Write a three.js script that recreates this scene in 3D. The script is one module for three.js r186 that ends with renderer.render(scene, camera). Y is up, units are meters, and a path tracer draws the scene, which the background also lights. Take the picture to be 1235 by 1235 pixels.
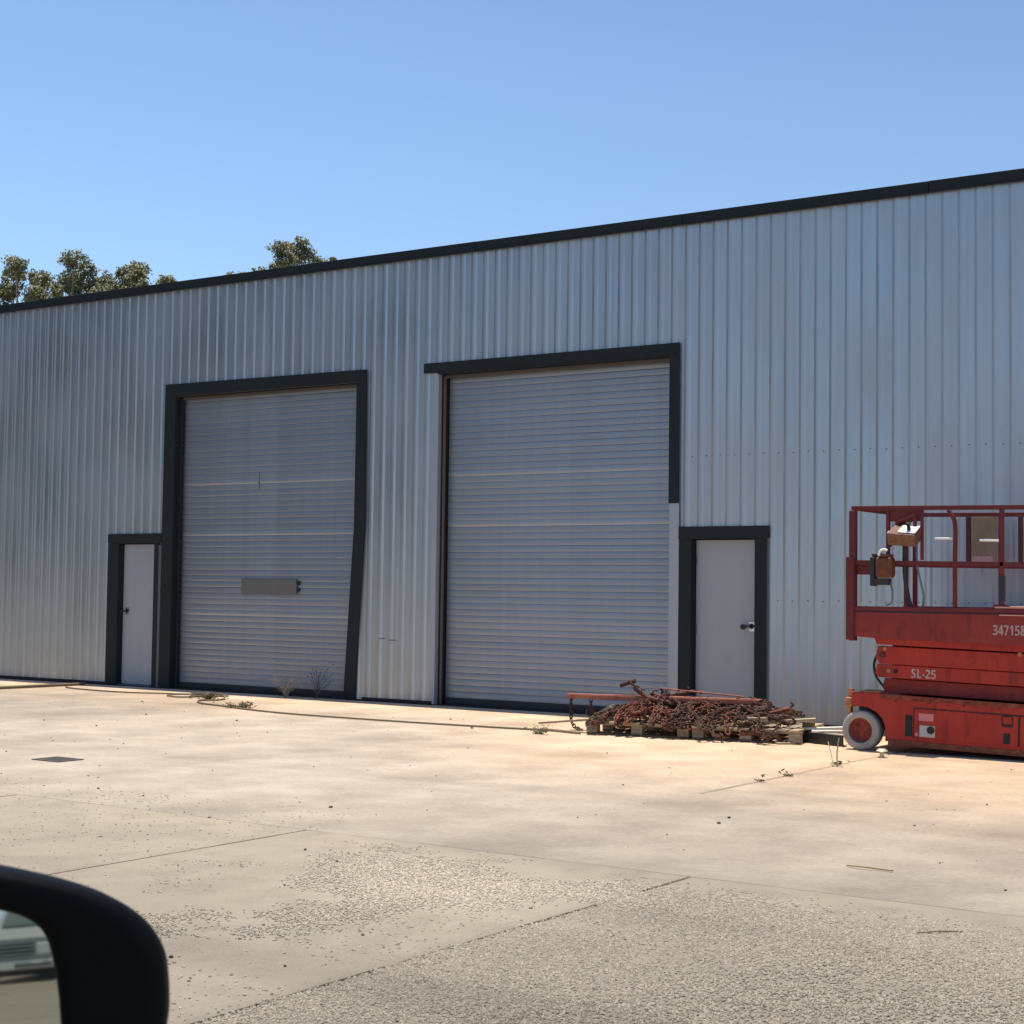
import * as THREE from 'three';
import { RoundedBoxGeometry } from 'three/addons/geometries/RoundedBoxGeometry.js';
import { mergeGeometries } from 'three/addons/utils/BufferGeometryUtils.js';
import { TextGeometry } from 'three/addons/geometries/TextGeometry.js';
import { FontLoader } from 'three/addons/loaders/FontLoader.js';

// ---------------------------------------------------------------- camera, sky, sun, exposure
const scene = new THREE.Scene();
const camera = new THREE.PerspectiveCamera(34.99, 1, 0.1, 2000);
camera.position.set(0, 1.481, 16.982);
camera.rotation.order = 'YXZ';
camera.rotation.set(0.049, 0.592, 0.013);
camera.focus = 19; camera.userData.fStop = 30;

const SUN = new THREE.Vector3(-0.11, 1, -0.06).normalize();
{ // clear sky: air only, brighter towards the horizon and towards the sun's azimuth
  const W = 512, H = 256, d = new Float32Array(W * H * 4), az = new THREE.Vector2(SUN.x, SUN.z).normalize();
  const L = (a, b, t) => a + (b - a) * t;
  for (let j = 0; j < H; j++) for (let i = 0; i < W; i++) {
    const el = ((j + 0.5) / H - 0.5) * Math.PI, th = ((i + 0.5) / W - 0.5) * Math.PI * 2;
    const s = Math.max(0, Math.sin(el));
    const t = Math.exp(-s / 0.235), t2 = Math.exp(-s / 0.05);
    const side = (Math.cos(th) * az.x + Math.sin(th) * az.y);
    const dir = new THREE.Vector3(Math.cos(el) * Math.cos(th), Math.sin(el), Math.cos(el) * Math.sin(th));
    const g = Math.exp((dir.dot(SUN) - 1) * 9) * 0.45;
    const b = (0.92 + 0.31 * Math.exp(4 * (side * Math.cos(el) - 1))) / 1.25;
    const zen = [0.115, 0.235, 0.55], hor = [0.63, 0.99, 1.38], hz = [0.12, 0.05, -0.1];
    const k = (j * W + i) * 4;
    for (let c = 0; c < 3; c++) d[k + c] = (L(zen[c], hor[c], t) + hz[c] * t2) * b + g * [1, 0.97, 0.9][c];
    d[k + 3] = 1;
  }
  const tex = new THREE.DataTexture(d, W, H, THREE.RGBAFormat, THREE.FloatType);
  tex.mapping = THREE.EquirectangularReflectionMapping; tex.magFilter = tex.minFilter = THREE.LinearFilter;
  tex.needsUpdate = true;
  scene.background = tex; scene.environment = tex;
}
const sun = new THREE.DirectionalLight(new THREE.Color().setRGB(1, 0.935, 0.81), 5.0);
sun.position.copy(SUN).multiplyScalar(60).add(new THREE.Vector3(-9, 0, 3)); sun.target.position.set(-9, 0, 3);
sun.castShadow = true; sun.shadow.mapSize.set(4096, 4096);
Object.assign(sun.shadow.camera, { left: -35, right: 35, top: 35, bottom: -35, near: 1, far: 140 });
sun.shadow.bias = -0.0004; sun.shadow.normalBias = 0.01;
scene.add(sun, sun.target);

const renderer = new THREE.WebGLRenderer({ antialias: true });
renderer.toneMapping = THREE.LinearToneMapping; renderer.toneMappingExposure = 1.25;
renderer.shadowMap.enabled = true;

// ---------------------------------------------------------------- helpers
let seed = 12345;
const rnd = () => { seed = (seed + 0x6D2B79F5) | 0; let t = Math.imul(seed ^ (seed >>> 15), 1 | seed); t = (t + Math.imul(t ^ (t >>> 7), 61 | t)) ^ t; return ((t ^ (t >>> 14)) >>> 0) / 4294967296; };
const rr = (a, b) => a + (b - a) * rnd();
const V = (x, y, z) => new THREE.Vector3(x, y, z);
const clamp = (x, a, b) => Math.min(b, Math.max(a, x));
const sstep = (a, b, x) => { const t = clamp((x - a) / (b - a), 0, 1); return t * t * (3 - 2 * t); };
const h2 = (x, y, s = 0) => { let n = Math.imul(x, 374761393) + Math.imul(y, 668265263) + Math.imul(s, 974634777); n = Math.imul(n ^ (n >>> 13), 1274126177); return ((n ^ (n >>> 16)) >>> 0) / 4294967296; };
function vn(x, y, per, s, py = per) { // value noise, periodic when per > 0
  const xi = Math.floor(x), yi = Math.floor(y); let fx = x - xi, fy = y - yi;
  fx = fx * fx * (3 - 2 * fx); fy = fy * fy * (3 - 2 * fy);
  const m = per ? (a) => ((a % per) + per) % per : (a) => a, w = py ? (a) => ((a % py) + py) % py : (a) => a;
  const a = h2(m(xi), w(yi), s), b = h2(m(xi + 1), w(yi), s), c = h2(m(xi), w(yi + 1), s), d = h2(m(xi + 1), w(yi + 1), s);
  return a + (b - a) * fx + (c - a) * fy + (a - b - c + d) * fx * fy;
}
function fbm(x, y, oct, per, s, py = per) { let v = 0, a = 0.5, n = 0; for (let i = 0; i < oct; i++) { v += a * vn(x, y, per, s + i, py); n += a; x *= 2; y *= 2; per *= 2; py *= 2; a *= 0.5; } return v / n; }
const enc = (v) => { v = clamp(v, 0, 1); return Math.round(255 * (v <= 0.0031308 ? 12.92 * v : 1.055 * Math.pow(v, 1 / 2.4) - 0.055)); };
function tex(n, fn, srgb = true) { // fn(u, v) -> linear r, g, b
  const d = new Uint8Array(n * n * 4);
  for (let j = 0; j < n; j++) for (let i = 0; i < n; i++) {
    const c = fn(i / n, j / n), k = (j * n + i) * 4;
    for (let q = 0; q < 3; q++) d[k + q] = srgb ? enc(c[q]) : Math.round(255 * clamp(c[q], 0, 1));
    d[k + 3] = 255;
  }
  const t = new THREE.DataTexture(d, n, n); t.wrapS = t.wrapT = THREE.RepeatWrapping;
  t.magFilter = THREE.LinearFilter; t.minFilter = THREE.LinearMipmapLinearFilter; t.generateMipmaps = true;
  t.colorSpace = srgb ? THREE.SRGBColorSpace : THREE.NoColorSpace; t.needsUpdate = true; return t;
}
const rep = (t, sx, sy = sx) => { const c = t.clone(); c.repeat.set(sx, sy); c.needsUpdate = true; return c; };
const std = (rgb, roughness, o = {}) => new THREE.MeshStandardMaterial({ color: new THREE.Color().setRGB(...rgb), roughness, ...o });

const used = new Map();
const numbered = (n) => { const k = used.get(n) || 0; used.set(n, k + 1); return k ? `${n}_${String(k).padStart(3, '0')}` : n; };
const bases = new WeakMap();
function thing(name, label, category, [x, y, z], group) {
  const o = new THREE.Group(); o.name = numbered(name); o.position.set(x, y, z); bases.set(o, V(x, y, z)); scene.add(o);
  o.userData = { label, category }; if (group) o.userData.group = group; return o;
}
function struct(name, base = [0, 0, 0]) { const o = new THREE.Group(); o.name = numbered(name); o.position.set(...base); bases.set(o, V(...base)); o.userData.kind = 'structure'; scene.add(o); return o; }
function prep(g) { // position, normal, uv (in metres, from the dominant axis), not indexed
  const n = g.index ? g.toNonIndexed() : g;
  for (const k of Object.keys(n.attributes)) if (!['position', 'normal', 'color'].includes(k)) n.deleteAttribute(k);
  if (!n.attributes.normal) n.computeVertexNormals();
  return n;
}
function metreUV(g) {
  const p = g.attributes.position, m = g.attributes.normal, uv = new Float32Array(p.count * 2);
  for (let i = 0; i < p.count; i++) {
    const ax = Math.abs(m.getX(i)), ay = Math.abs(m.getY(i)), az = Math.abs(m.getZ(i));
    const x = p.getX(i), y = p.getY(i), z = p.getZ(i);
    if (ay >= ax && ay >= az) { uv[2 * i] = x; uv[2 * i + 1] = z; } else if (ax > az) { uv[2 * i] = z; uv[2 * i + 1] = y; } else { uv[2 * i] = x; uv[2 * i + 1] = y; }
  }
  g.setAttribute('uv', new THREE.BufferAttribute(uv, 2)); return g;
}
// part(name, geometries in world metres, material, parent): one merged mesh under parent
function part(name, geos, mat, parent, label) {
  geos = (Array.isArray(geos) ? geos : [geos]).map(prep);
  const g = metreUV(geos.length > 1 ? mergeGeometries(geos) : geos[0]);
  const b = bases.get(parent) || V(0, 0, 0); g.translate(-b.x, -b.y, -b.z);
  const m = new THREE.Mesh(g, mat); m.name = name; m.castShadow = m.receiveShadow = true; if (label) m.userData.label = label;
  bases.set(m, b); parent.add(m); return m;
}
function sub(name, parent) { const o = new THREE.Group(); o.name = name; bases.set(o, bases.get(parent)); parent.add(o); return o; }
function copyTo(src, name, [x, y, z], turn, label, group) {
  const c = src.clone(); c.name = numbered(name); c.position.set(x, y, z); c.rotation.y = turn; c.userData = { ...src.userData, label };
  if (group) c.userData.group = group; scene.add(c); return c;
}
const B = (x0, x1, y0, y1, z0, z1, r = 0) => { // box by its bounds, edges rounded by r
  const w = x1 - x0, h = y1 - y0, d = z1 - z0;
  const g = r ? new RoundedBoxGeometry(w, h, d, 1, Math.min(r, w / 2.1, h / 2.1, d / 2.1)) : new THREE.BoxGeometry(w, h, d);
  return g.translate((x0 + x1) / 2, (y0 + y1) / 2, (z0 + z1) / 2);
};
const cyl = (a, b, r, seg = 10, r2 = r) => {
  const d = b.clone().sub(a), g = new THREE.CylinderGeometry(r2, r, d.length(), seg);
  g.applyQuaternion(new THREE.Quaternion().setFromUnitVectors(V(0, 1, 0), d.clone().normalize()));
  return g.translate((a.x + b.x) / 2, (a.y + b.y) / 2, (a.z + b.z) / 2);
};
const bar = (a, b, w, h = w, r = 0.003) => { // square bar from a to b
  const d = b.clone().sub(a), len = d.length(), g = new RoundedBoxGeometry(w, h, len, 1, r);
  const m = new THREE.Matrix4().lookAt(b, a, Math.abs(d.y) > 0.9 * len ? V(0, 0, 1) : V(0, 1, 0)); m.setPosition(a.clone().add(b).multiplyScalar(0.5));
  return g.applyMatrix4(m);
};
const tube = (pts, r, seg = 24, rad = 7) => new THREE.TubeGeometry(new THREE.CatmullRomCurve3(pts), seg, r, rad, false);
const rotZ = (g, a, x, y) => g.translate(-x, -y, 0).rotateZ(a).translate(x, y, 0);
function polyExtrude(pts, z0, z1, bevel = 0) {
  const s = new THREE.Shape(pts.map(([x, y]) => new THREE.Vector2(x, y)));
  return new THREE.ExtrudeGeometry(s, { depth: z1 - z0, bevelEnabled: bevel > 0, bevelSize: bevel, bevelThickness: bevel, bevelSegments: 1, curveSegments: 8 }).translate(0, 0, z0);
}
function quads(list) { // list of [p0, p1, p2, p3] (arrays), flat normals
  const pos = []; for (const [a, b, c, d] of list) pos.push(...a, ...b, ...c, ...a, ...c, ...d);
  const g = new THREE.BufferGeometry(); g.setAttribute('position', new THREE.Float32BufferAttribute(pos, 3)); g.computeVertexNormals(); return g;
}

// ---------------------------------------------------------------- textures and materials
const TX = {};
TX.fine = tex(1024, (u, v) => { // cement paste: soft blotches, fine grain, hairline specks
  const a = fbm(u * 6, v * 6, 5, 6, 3), b = fbm(u * 96, v * 96, 2, 96, 21), c = h2(Math.floor(u * 1024), Math.floor(v * 1024), 5);
  const sp = vn(u * 220, v * 220, 220, 9) > 0.93 ? 0.72 : 1;
  const t = clamp((0.72 + 0.2 * (a - 0.5) * 2 + 0.16 * (b - 0.5) + 0.08 * (c - 0.5)) * sp, 0, 1);
  return [t, t * (0.985 + 0.02 * a), t * (0.96 + 0.05 * a)];
});
const grain = (() => { // worn concrete, aggregate showing
  const N = 2048, G = 300, col = new Float32Array(N * N), hh = new Float32Array(N * N);
  for (let j = 0; j < N; j++) for (let i = 0; i < N; i++) {
    const x = i / N * G, y = j / N * G, xi = Math.floor(x), yi = Math.floor(y); let d1 = 9, d2 = 9, id = 0;
    for (let a = -1; a <= 1; a++) for (let b = -1; b <= 1; b++) {
      const cx = (xi + a + G) % G, cy = (yi + b + G) % G;
      const dx = xi + a + h2(cx, cy, 1) - x, dy = yi + b + h2(cx, cy, 2) - y, d = dx * dx + dy * dy;
      if (d < d1) { d2 = d1; d1 = d; id = h2(cx, cy, 3); } else if (d < d2) d2 = d;
    }
    const e = Math.sqrt(d2) - Math.sqrt(d1); const gap = sstep(0.02, 0.22, e);
    col[j * N + i] = (0.6 + 0.24 * id) * (0.72 + 0.28 * gap); hh[j * N + i] = gap * (0.35 + 0.65 * id);
  }
  return { N, col, hh };
})();
TX.rough = tex(2048, (u, v) => {
  const k = Math.floor(v * 2048) * 2048 + Math.floor(u * 2048);
  const worn = sstep(0.38, 0.62, fbm(u * 7, v * 7, 4, 7, 40));
  const t = clamp(grain.col[k] * worn + (0.66 + 0.1 * (vn(u * 300, v * 300, 300, 8) - 0.5)) * (1 - worn) + 0.12 * (fbm(u * 14, v * 14, 3, 14, 77) - 0.5), 0, 1);
  return [t, t * 0.985, t * 0.955];
});
TX.roughBump = tex(1024, (u, v) => { const k = Math.floor(v * 2048) * 2048 + Math.floor(u * 2048); const worn = sstep(0.38, 0.62, fbm(u * 7, v * 7, 4, 7, 40)); const t = grain.hh[k] * worn; return [t, t, t]; }, false);
TX.paint = tex(1024, (u, v) => { // weathered paint: chalky fading, dark grime, rust chips
  const a = fbm(u * 5, v * 5, 4, 5, 60), st = fbm(u * 40, v * 4, 3, 40, 61, 4), ru = fbm(u * 16, v * 16, 5, 16, 62);
  let r = 0.78 + 0.3 * (a - 0.5) + 0.12 * (st - 0.5), c = [r, r * (0.95 + 0.3 * (a - 0.5)), r * 0.95];
  const k = 0.3 * sstep(0.66, 0.74, ru); c = [c[0] * (1 - 0.62 * k), c[1] * (1 - 0.35 * k), c[2] * (1 - 0.4 * k)];
  const s = sstep(0.56, 0.8, fbm(u * 22, v * 5, 4, 22, 66, 5)); c = c.map((q) => q * (1 - 0.36 * s)); return c;
});
TX.rust = tex(512, (u, v) => { const a = fbm(u * 8, v * 8, 5, 8, 70), b = fbm(u * 40, v * 40, 2, 40, 71); const t = 0.45 + 0.75 * (a - 0.5) + 0.4 * (b - 0.5); return [clamp(t + 0.2, 0, 1), clamp(t * 0.8 + 0.05, 0, 1), clamp(t * 0.7, 0, 1)]; });
TX.wood = tex(512, (u, v) => { const g = fbm(u * 4, v * 64, 4, 4, 80, 64), s = fbm(u * 6, v * 6, 3, 6, 81); const t = 0.55 + 0.6 * (g - 0.5) + 0.5 * (s - 0.5); return [t, t * 0.93, t * 0.84]; });
TX.sheet = tex(1024, (u, v) => { // painted sheet: faint vertical run-off, soft cloudiness
  const a = fbm(u * 3, v * 3, 4, 3, 90), s = fbm(u * 64, v * 2, 3, 64, 91, 2), f = vn(u * 300, v * 300, 300, 92);
  const t = 0.86 + 0.14 * (a - 0.5) + 0.11 * (s - 0.5) + 0.03 * (f - 0.5); return [t, t, t * (0.99 + 0.03 * (a - 0.5))];
});
TX.sheetR = tex(512, (u, v) => { const a = fbm(u * 5, v * 5, 4, 5, 95), s = fbm(u * 48, v * 3, 3, 48, 96, 3); const t = 0.41 + 0.25 * (a - 0.5) + 0.15 * (s - 0.5); return [t, t, t]; }, false);

const sheetMap = rep(TX.sheet, 0.28, 0.17), sheetRough = rep(TX.sheetR, 0.3, 0.2);
const off = (t) => { t.offset.set(0.5, 0.3); return t; };
const sheetBump = rep(TX.sheetR, 0.45, 0.22);
const M = {
  wall: [0, 1, 2, 3].map((i) => std([[0.47, 0.522, 0.555], [0.46, 0.51, 0.545], [0.478, 0.53, 0.562], [0.465, 0.517, 0.552]][i], 1, { map: sheetMap, roughnessMap: sheetRough, bumpMap: sheetBump, bumpScale: 0.006, metalness: 0.7, side: THREE.DoubleSide })),
  slat: [0, 1, 2, 3, 4].map((i) => std([[0.335, 0.37, 0.41], [0.32, 0.355, 0.395], [0.345, 0.38, 0.415], [0.33, 0.37, 0.415], [0.39, 0.42, 0.45]][i], 1, { map: off(rep(TX.sheet, 0.25, 0.5)), roughnessMap: off(rep(TX.sheetR, 0.25, 0.2)), metalness: 0.5, side: THREE.DoubleSide })),
  trim: new THREE.MeshPhysicalMaterial({ color: new THREE.Color().setRGB(0.019, 0.0245, 0.0265), roughness: 0.6, specularIntensity: 0.3 }), silver: std([0.4, 0.44, 0.48], 0.5, { map: sheetMap, metalness: 0.4 }),
  dark: std([0.015, 0.016, 0.018], 0.8), black: std([0.02, 0.021, 0.022], 0.55), tan: std([0.12, 0.09, 0.068], 0.8),
  leaf: std([0.40, 0.43, 0.45], 0.5, { map: rep(TX.sheet, 0.06, 0.05) }), plate: std([0.16, 0.155, 0.14], 0.6, { map: rep(TX.sheet, 0.6) }),
  screw: std([0.1, 0.11, 0.12], 0.6), chrome: std([0.6, 0.6, 0.6], 0.25, { metalness: 1 }),
  red: std([0.45, 0.028, 0.012], 0.65, { map: rep(TX.paint, 0.8) }), maroon: std([0.17, 0.02, 0.02], 0.7, { map: rep(TX.paint, 1.3) }), deck: std([0.3, 0.03, 0.023], 0.7, { map: rep(TX.paint, 0.7) }),
  rustRed: std([0.26, 0.12, 0.085], 0.85, { map: rep(TX.rust, 1.6) }), rust: std([0.2, 0.125, 0.095], 0.85, { map: rep(TX.rust, 3) }), rustDark: std([0.11, 0.074, 0.06], 0.85, { map: rep(TX.rust, 3) }), rustPink: std([0.5, 0.27, 0.21], 0.85, { map: rep(TX.rust, 2) }),
  wood: std([0.75, 0.62, 0.42], 0.9, { map: rep(TX.wood, 1.4) }), woodGrey: std([0.5, 0.43, 0.33], 0.95, { map: rep(TX.wood, 1.4) }), woodDark: std([0.28, 0.22, 0.15], 0.95, { map: rep(TX.wood, 1.4) }),
  tyre: std([0.43, 0.4, 0.37], 0.9, { map: rep(TX.fine, 2) }), tread: std([0.07, 0.066, 0.062], 0.95), white: std([0.8, 0.79, 0.75], 0.5), brown: std([0.2, 0.1, 0.05], 0.7, { map: rep(TX.rust, 3) }),
  letters: std([0.55, 0.42, 0.38], 0.8, { map: rep(TX.paint, 6) }), pink: std([0.6, 0.2, 0.2], 0.7), board: std([0.3, 0.265, 0.17], 0.9, { map: rep(TX.fine, 1.5) }), fairlead: std([0.6, 0.42, 0.25], 0.8, { map: rep(TX.rust, 2) }),
  hood: std([0.075, 0.066, 0.056], 0.8),
  hose: std([0.16, 0.12, 0.07], 0.9), straw: std([0.34, 0.27, 0.15], 0.95, { side: THREE.DoubleSide }), pole: std([0.72, 0.66, 0.55], 0.7), brass: std([0.6, 0.5, 0.33], 0.5, { metalness: 0.2 }), cable: std([0.12, 0.16, 0.2], 0.6),
};

// ---------------------------------------------------------------- ground and concrete yard
{
  const g = new THREE.PlaneGeometry(1600, 1600, 4, 4).rotateX(-Math.PI / 2).translate(0, -0.035, 0);
  const o = struct('ground'); part('soil', g, std([0.36, 0.3, 0.22], 0.95, { map: rep(TX.fine, 0.4) }), o);
}
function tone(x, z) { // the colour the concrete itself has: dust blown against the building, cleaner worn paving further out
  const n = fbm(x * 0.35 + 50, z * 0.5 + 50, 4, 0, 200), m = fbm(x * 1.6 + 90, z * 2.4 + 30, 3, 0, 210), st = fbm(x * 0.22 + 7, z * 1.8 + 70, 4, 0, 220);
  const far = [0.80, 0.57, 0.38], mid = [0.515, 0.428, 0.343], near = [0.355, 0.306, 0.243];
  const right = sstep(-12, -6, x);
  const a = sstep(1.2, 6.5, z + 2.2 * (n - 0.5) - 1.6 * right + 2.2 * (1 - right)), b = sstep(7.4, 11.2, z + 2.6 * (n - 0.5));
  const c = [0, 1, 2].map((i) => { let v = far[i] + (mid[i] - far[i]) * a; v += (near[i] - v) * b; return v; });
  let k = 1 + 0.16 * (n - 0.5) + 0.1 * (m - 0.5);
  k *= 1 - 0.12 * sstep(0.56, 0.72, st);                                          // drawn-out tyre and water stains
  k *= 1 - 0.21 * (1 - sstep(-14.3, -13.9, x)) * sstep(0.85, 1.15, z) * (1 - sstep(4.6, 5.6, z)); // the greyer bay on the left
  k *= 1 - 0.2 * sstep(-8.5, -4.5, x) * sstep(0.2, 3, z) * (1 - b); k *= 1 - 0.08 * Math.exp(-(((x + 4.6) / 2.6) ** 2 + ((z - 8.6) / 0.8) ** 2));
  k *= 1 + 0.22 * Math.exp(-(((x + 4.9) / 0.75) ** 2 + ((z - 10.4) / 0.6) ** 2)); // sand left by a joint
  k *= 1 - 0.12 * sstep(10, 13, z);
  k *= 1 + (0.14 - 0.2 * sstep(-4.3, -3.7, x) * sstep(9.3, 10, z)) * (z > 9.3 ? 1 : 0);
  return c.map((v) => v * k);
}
{
  const yard = struct('concrete_yard');
  const mFar = new THREE.MeshStandardMaterial({ vertexColors: true, roughness: 0.93, map: rep(TX.fine, 0.42), bumpMap: rep(TX.fine, 0.42), bumpScale: 0.004 });
  const mNear = new THREE.MeshStandardMaterial({ vertexColors: true, roughness: 0.95, map: rep(TX.rough, 0.45), bumpMap: rep(TX.roughBump, 0.45), bumpScale: 0.004 });
  part('joint_fill', new THREE.PlaneGeometry(100, 40.2).rotateX(-Math.PI / 2).translate(10, -0.030, 19.8), std([0.06, 0.045, 0.03], 0.95), yard);
  const slab = (x0, x1, z0, z1, cell, mat, gx0 = 0.011, gx1 = 0.011, gz0 = 0.006, gz1 = 0.006) => {
    const nx = Math.max(2, Math.round((x1 - x0) / cell)), nz = Math.max(2, Math.round((z1 - z0) / cell)), pos = [], col = [], idx = [];
    const jit = (a, b, s, g) => g < 0.002 ? 0 : 0.012 * (fbm(a * 3 + 100, b * 3 + 100, 3, 0, s) - 0.5);
    for (let j = -1; j <= nz + 1; j++) for (let i = -1; i <= nx + 1; i++) {
      const ci = clamp(i, 0, nx), cj = clamp(j, 0, nz), edge = i < 0 || j < 0 || i > nx || j > nz;
      let x = x0 + (x1 - x0) * ci / nx, z = z0 + (z1 - z0) * cj / nz, y = edge ? -0.034 : 0.004 * (fbm(x * 0.8 + 40, z * 0.8 + 40, 2, 0, 9) - 0.5);
      if (ci === 0) x += gx0 + jit(x, z, 301, gx0); if (ci === nx) x -= gx1 + jit(x, z, 302, gx1); if (cj === 0) z += gz0 + jit(x, z, 303, gz0); if (cj === nz) z -= gz1 + jit(x, z, 304, gz1);
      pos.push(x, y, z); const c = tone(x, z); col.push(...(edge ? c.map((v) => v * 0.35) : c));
    }
    const w = nx + 3; for (let j = 0; j < nz + 2; j++) for (let i = 0; i < nx + 2; i++) { const a = j * w + i; idx.push(a, a + w, a + 1, a + 1, a + w, a + w + 1); }
    const g = new THREE.BufferGeometry(); g.setAttribute('position', new THREE.Float32BufferAttribute(pos, 3)); g.setAttribute('color', new THREE.Float32BufferAttribute(col, 3)); g.setIndex(idx); g.computeVertexNormals();
    part('slab', g, mat, yard);
  };
  const Z = 9.3;
  const t = 0.001;
  slab(-40, -23.3, -0.3, Z, 0.8, mFar); slab(-23.3, -18.8, -0.3, Z, 0.3, mFar); slab(-18.8, -14.1, -0.3, Z, 0.16, mFar, 0.008, 0.008);
  slab(-14.1, -9.85, -0.3, Z, 0.16, mFar, 0.008, t); slab(-9.85, -5.6, -0.3, 6.1, 0.16, mFar, t, 0.02, 0.006, 0.0002); slab(-5.6, -1.1, -0.3, 6.1, 0.16, mFar, 0.018, 0.011, 0.006, 0.0002); slab(-9.85, -1.1, 6.1, Z, 0.16, mFar, t, 0.011, 0.0002); slab(-1.1, 9, -0.3, Z, 0.6, mFar);
  slab(-30, -9.35, Z, 16, 0.6, mNear); slab(-9.35, -6.65, Z, 16, 0.12, mNear, 0.011, 0.011, 0.006); slab(-6.65, -4.0, Z, 16, 0.12, mNear, 0.011, 0.013, 0.006); slab(-4.0, -1.35, Z, 16, 0.12, mNear, 0.013, 0.011, 0.006); slab(-1.35, 9, Z, 16, 0.5, mNear);
  slab(-30, 9, 16, 40, 1.2, mNear); slab(9, 60, -0.3, 40, 1.5, mFar);
}
{ // worn-out stones standing proud of the paste near the car: nobody could count them
  const g = new THREE.IcosahedronGeometry(1, 0), N = 125000, im = new THREE.InstancedMesh(g, std([1, 1, 1], 0.95), N), m = new THREE.Matrix4(), q = new THREE.Quaternion(), e = new THREE.Euler(), col = new THREE.Color();
  let k = 0, tries = 0;
  while (k < N && tries++ < 900000) {
    const z = rr(8.6, 14.6), x = rr(-10.5, 0.6);
    if (x > -1.2 + (z - 11) * 0.55) continue;
    if (x < -4.6 - 1.02 * (15.2 - z)) continue;
    const pn = fbm(x * 1.3 + 60, z * 1.9 + 60, 4, 0, 510), wob = 0.5 * (fbm(x * 0.9 + 20, z * 0.9 + 5, 3, 0, 500) - 0.5); let d;
    if (x > -4) d = sstep(9.35, 10.1, z + wob) * (0.25 + 0.75 * sstep(0.28, 0.55, pn));
    else if (x > -6.65) d = 0.85 * sstep(9.4, 9.8, z + wob) * sstep(-6.5, -5.9, x + wob) * sstep(0.34, 0.6, pn) * (1 - 0.95 * sstep(-4.95, -4.6, x + wob) * sstep(10.3, 10.9, z + wob));
    else d = 0.012;
    if (rnd() > d) continue;
    const s = 0.0036 + 0.0052 * rnd() + (rnd() < 0.01 ? 0.003 : 0);
    e.set(rr(0, 6), rr(0, 6), rr(0, 6)); q.setFromEuler(e);
    m.compose(V(x, 0.001 - s * 0.25, z), q, V(s * rr(0.75, 1.2), s * rr(0.9, 1.5), s * rr(0.75, 1.2))); im.setMatrixAt(k, m);
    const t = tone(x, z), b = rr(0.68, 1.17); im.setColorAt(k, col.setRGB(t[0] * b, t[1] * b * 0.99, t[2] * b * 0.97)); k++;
  }
  im.count = k; im.name = 'gravel'; im.userData = { kind: 'stuff', label: 'grey stones standing out of the worn concrete near the car mirror', category: 'gravel' }; im.castShadow = im.receiveShadow = true; scene.add(im);
}
{ // dark crumbs of leaf, bark and stone over the paving
  const g = new THREE.DodecahedronGeometry(1, 0), N = 260, im = new THREE.InstancedMesh(g, std([1, 1, 1], 0.95), N), m = new THREE.Matrix4(), q = new THREE.Quaternion(), e = new THREE.Euler(), col = new THREE.Color();
  for (let k = 0; k < N; k++) {
    const z = rr(1.2, 12.8), x = rr(-16, -1.8) + (13 - z) * -0.1, big = rnd() < 0.14, s = big ? rr(0.009, 0.014) : rr(0.003, 0.008);
    e.set(rr(-0.4, 0.4), rr(0, 6), rr(-0.4, 0.4)); q.setFromEuler(e); m.compose(V(x, s * 0.45, z), q, V(s * rr(0.8, 1.7), s * rr(0.5, 0.9), s * rr(0.8, 1.5))); im.setMatrixAt(k, m);
    const t = rr(0.05, 0.22); im.setColorAt(k, col.setRGB(t, t * 0.85, t * 0.65));
  }
  im.name = 'debris'; im.userData = { kind: 'stuff', label: 'dark crumbs of bark and stone scattered over the pale concrete', category: 'debris' }; im.castShadow = im.receiveShadow = true; scene.add(im);
}

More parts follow.
